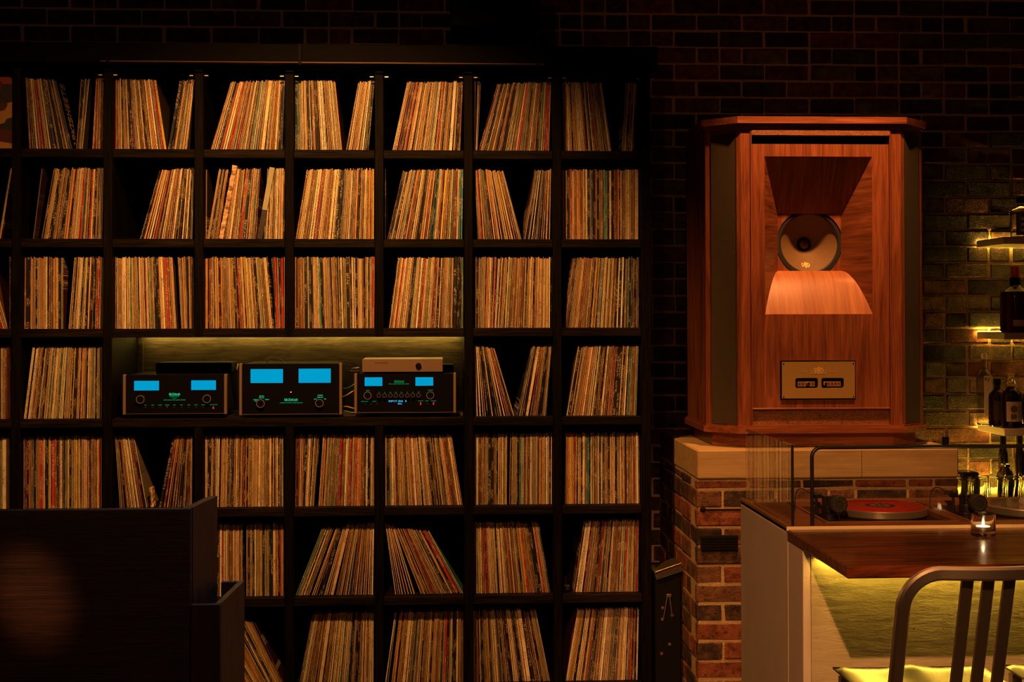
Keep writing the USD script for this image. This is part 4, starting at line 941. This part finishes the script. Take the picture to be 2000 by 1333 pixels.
def bottle(name, label, prof, x, y, z, glass, cap=None, capm=None, lab=None, labm=CREAM, txt=None, group=None):
    t = thing(name, label, 'bottle', (x, y, z), group)
    part(t, 'bottle_glass', lathe(prof, (x, y, z + .0004), 36), glass, 40)
    zt_ = prof[-1][1] if prof[-1][0] > 0 else prof[-2][1]
    if cap:
        part(t, 'cap', lathe([(0, 0), (cap[0], 0), (cap[0], cap[1] - .002), (cap[0] - .002, cap[1]), (0, cap[1])], (x, y, z + cap[2]), 24), capm, 30)
    if lab:
        r, z0, z1, half = lab; A = np.linspace(-half, half, 15) - PI / 2; V, F = [], []
        for a in A:
            for rr_, zz in ((r + .0006, z0), (r + .0006, z1), (r + .0003, z1), (r + .0003, z0)):
                V.append((x + rr_ * math.cos(a), y + rr_ * math.sin(a), z + zz))
        for k in range(14):
            for j in range(4):
                a_, b_ = k * 4 + j, k * 4 + (j + 1) % 4; F += [[a_, a_ + 4, b_ + 4], [a_, b_ + 4, b_]]
        part(t, 'label', trimesh.Trimesh(np.array(V), F, process=False), labm)
    return t


prof = lambda r, h, nr, nh, sh=.03: [(0, 0), (r * .85, 0), (r, .006), (r, h), (r * .9, h + sh * .45), (nr * 1.5, h + sh * .85), (nr, h + sh * 1.2), (nr, nh), (nr * .7, nh), (0, nh)]
hollow = lambda r, h, nr, nh, sh=.03: [(0, 0), (r * .85, 0), (r, .006), (r, h), (r * .9, h + sh * .45), (nr * 1.5, h + sh * .85), (nr, h + sh * 1.2), (nr, nh), (nr - .002, nh), (nr - .002, h + sh * 1.2), (r * .88 - .002, h + sh * .4), (r - .003, h), (r - .003, .010), (0, .008)]
# lower shelf
z3 = 1.157
b = bottle('bottle', 'tall clear bottle with pale cork and tall pale label', hollow(.036, .225, .0125, .325, .045), 2.622, 6.56, z3, SMOKE, (.0145, .030, .318), CREAM, None)
part(b, 'label', ext_xz(sbox(2.606, z3 + .055, 2.646, z3 + .240), 6.5215, 6.5222), CREAM)
part(b, 'label_text', text('TU', 2.619, z3 + .221, 6.5210, .014, True, True, .0006), BLACKMATT)
b = bottle('bottle', 'squat black bottle with square dark label left of the white label', prof(.040, .140, .015, .205, .035), 2.650, 6.475, z3, DARKGLASS, (.018, .030, .198), BLACKMATT, (.040, .03, .125, .75), plain('dark_label', (.06, .04, .02), .4, .2))
b = bottle('bottle', 'black bottle with white printed label under glittering stopper', prof(.048, .150, .017, .190, .035), 2.683, 6.390, z3, DARKGLASS, None, None, (.048, .032, .125, .85), plain('white_label', (.62, .50, .38), .6))
part(b, 'label_print', cat_(ext_xz(Point(2.676, z3 + .092).buffer(.016, 16), 6.3402, 6.3412), ext_xz(sbox(2.661, z3 + .046, 2.688, z3 + .068), 6.3402, 6.3412), *[box(2.694, 2.705, 6.3402, 6.3416, z3 + q, z3 + q + .003) for q in (.058, .078, .098)]), plain('label_grey', (.16, .12, .10), .6))
gl = trimesh.creation.icosphere(1, 1.0); st = []
for k in range(46):
    a, h = rng.uniform(0, 2 * PI), rng.uniform(0, 1); r_ = .017 * (1 - h * .7) + .002
    g = gl.copy(); g.apply_scale(rng.uniform(.003, .006)); g.apply_translation([2.683 + r_ * math.cos(a), 6.39 + r_ * math.sin(a), z3 + .195 + h * .062]); st.append(g)
part(b, 'stopper', cat_(*st), BRASS, label='glittering faceted stopper')
b = bottle('bottle', 'black bottle with cream and red label at right frame edge', prof(.043, .135, .017, .225, .035), 2.785, 6.40, z3, DARKGLASS, (.020, .030, .205), BLACKMATT, (.043, .028, .118, .9), plain('cream_red_label', (.66, .48, .34), .6))
part(b, 'label_print', cat_(box(2.766, 2.800, 6.3545, 6.3556, z3 + .078, z3 + .104), box(2.766, 2.800, 6.3545, 6.3556, z3 + .045, z3 + .052)), REDFOIL)
b = bottle('bottle', 'clear round decanter behind the black bottles', hollow(.05, .16, .015, .23, .06), 2.745, 6.55, z3, SMOKE, (.018, .025, .225), GLASS, None)
# middle shelf
z2 = 1.606
b = bottle('bottle', 'big amber whisky bottle with black cap on middle shelf', prof(.070, .170, .020, .235, .05), 2.714, 6.41, z2, WHISKY, (.024, .036, .225), BLACKMATT, (.070, .030, .060, .55), plain('tan_label', (.55, .33, .18), .6))
b = bottle('bottle', 'tall dark bottle with red foil neck on middle shelf', prof(.038, .19, .016, .26, .04), 2.765, 6.53, z2, WHISKY, (.020, .075, .245), REDFOIL, None)
# upper shelf
z1 = 2.054
b = bottle('bottle', 'clear bottle with black spotted label on upper wall shelf', prof(.045, .125, .015, .17, .025), 2.745, 6.42, z1, SMOKE, (.018, .030, .165), BLACKMATT, (.045, .012, .115, .8), plain('black_label_band', (.02, .015, .012), .4))
part(b, 'label_print', cat_(*[ext_xz(Point(2.738, z1 + q).buffer(.009, 10), 6.3736, 6.3748) for q in (.035, .062, .089)]), CREAM)

# ------------------------------------------------------------------ back bar: counter, tumblers, bottles
bc = thing('back_bar', 'low dark back bar against the brick wall behind the tumblers', 'back bar', (2.8, 6.35, 0))
part(bc, 'counter', box(2.20, 3.6, 6.0, WY - .012, .79, .826, .003), BLACKMETAL)
part(bc, 'cabinet', box(2.22, 3.58, 6.03, WY - .02, 0, .789), BLACKMATT)
part(bc, 'led_strip', box(2.22, 3.5, WY - .030, WY - .016, .828, .836), glow('led_amber_back_bar', (1.0, .60, .06), 170.0), label='amber light strip along the foot of the wall')
tum = [(0, 0), (.030, 0), (.033, .004), (.0365, .128), (.0355, .130), (.034, .128), (.0308, .014), (0, .012)]
first = None
for row in range(2):
    for k in range(7):
        x, y = 2.318 + .079 * k + row * .034, 6.065 + row * .085
        lab = f"clear highball tumbler, {['front', 'back'][row]} row, {nth(k + 1)} from the left on back bar"
        if first is None:
            first = thing('tumbler', lab, 'glass', (x, y, .8265), 'highball tumblers on the back bar')
            part(first, 'tumbler_glass', lathe(tum, (x, y, .8265), 28), SMOKE, 40)
        else:
            path = free('/World', 'tumbler'); xf = UsdGeom.Xform.Define(stage, path); pm = xf.GetPrim()
            pm.GetReferences().AddInternalReference(first); xf.ClearXformOpOrder(); xf.AddTranslateOp().Set(Gf.Vec3d(x, y, .8265)); pm.SetInstanceable(True)
            tag(pm, lab, 'glass', 'highball tumblers on the back bar')
b = bottle('bottle', 'dark green bottle standing right beside the mantel end', prof(.030, .20, .014, .29, .04), 2.345, 6.33, .826, GREENGLASS, (.016, .05, .245), BLACKMATT)
for i, x in enumerate((2.655, 2.735)):
    bottle('bottle', f"tall slim dark bottle on back bar, {['left', 'right'][i]} one of two", prof(.022, .20, .0125, .285, .03), x, 6.42, .826, DARKGLASS, (.0145, .075, .215), BLACKMATT)
one('black_tray', box(2.405, 2.50, 6.30, 6.44, .8265, .958, .012), BLACKGLOSS, 'black glossy box behind the tumblers below the lit wall', 'box')
one('cocktail_shaker', lathe([(0, 0), (.030, 0), (.040, .10), (.038, .125), (.022, .155), (.021, .170), (0, .176)], (2.615, 6.30, .8265), 28), CHROME, 'round-topped steel shaker behind the tumblers', 'shaker', smooth=30)

# ------------------------------------------------------------------ box hanging over the shelf
hb = thing('hanging_projector', 'black box hung from the ceiling above the shelf', 'projector', (.24, 6.2, 3.05))
part(hb, 'housing', box(.045, .435, 6.05, 6.40, 2.962, 3.16, .008), BLACKMATT)
part(hb, 'hanger', box(.22, .26, 6.2, 6.24, 3.16, 3.9), BLACKMETAL)
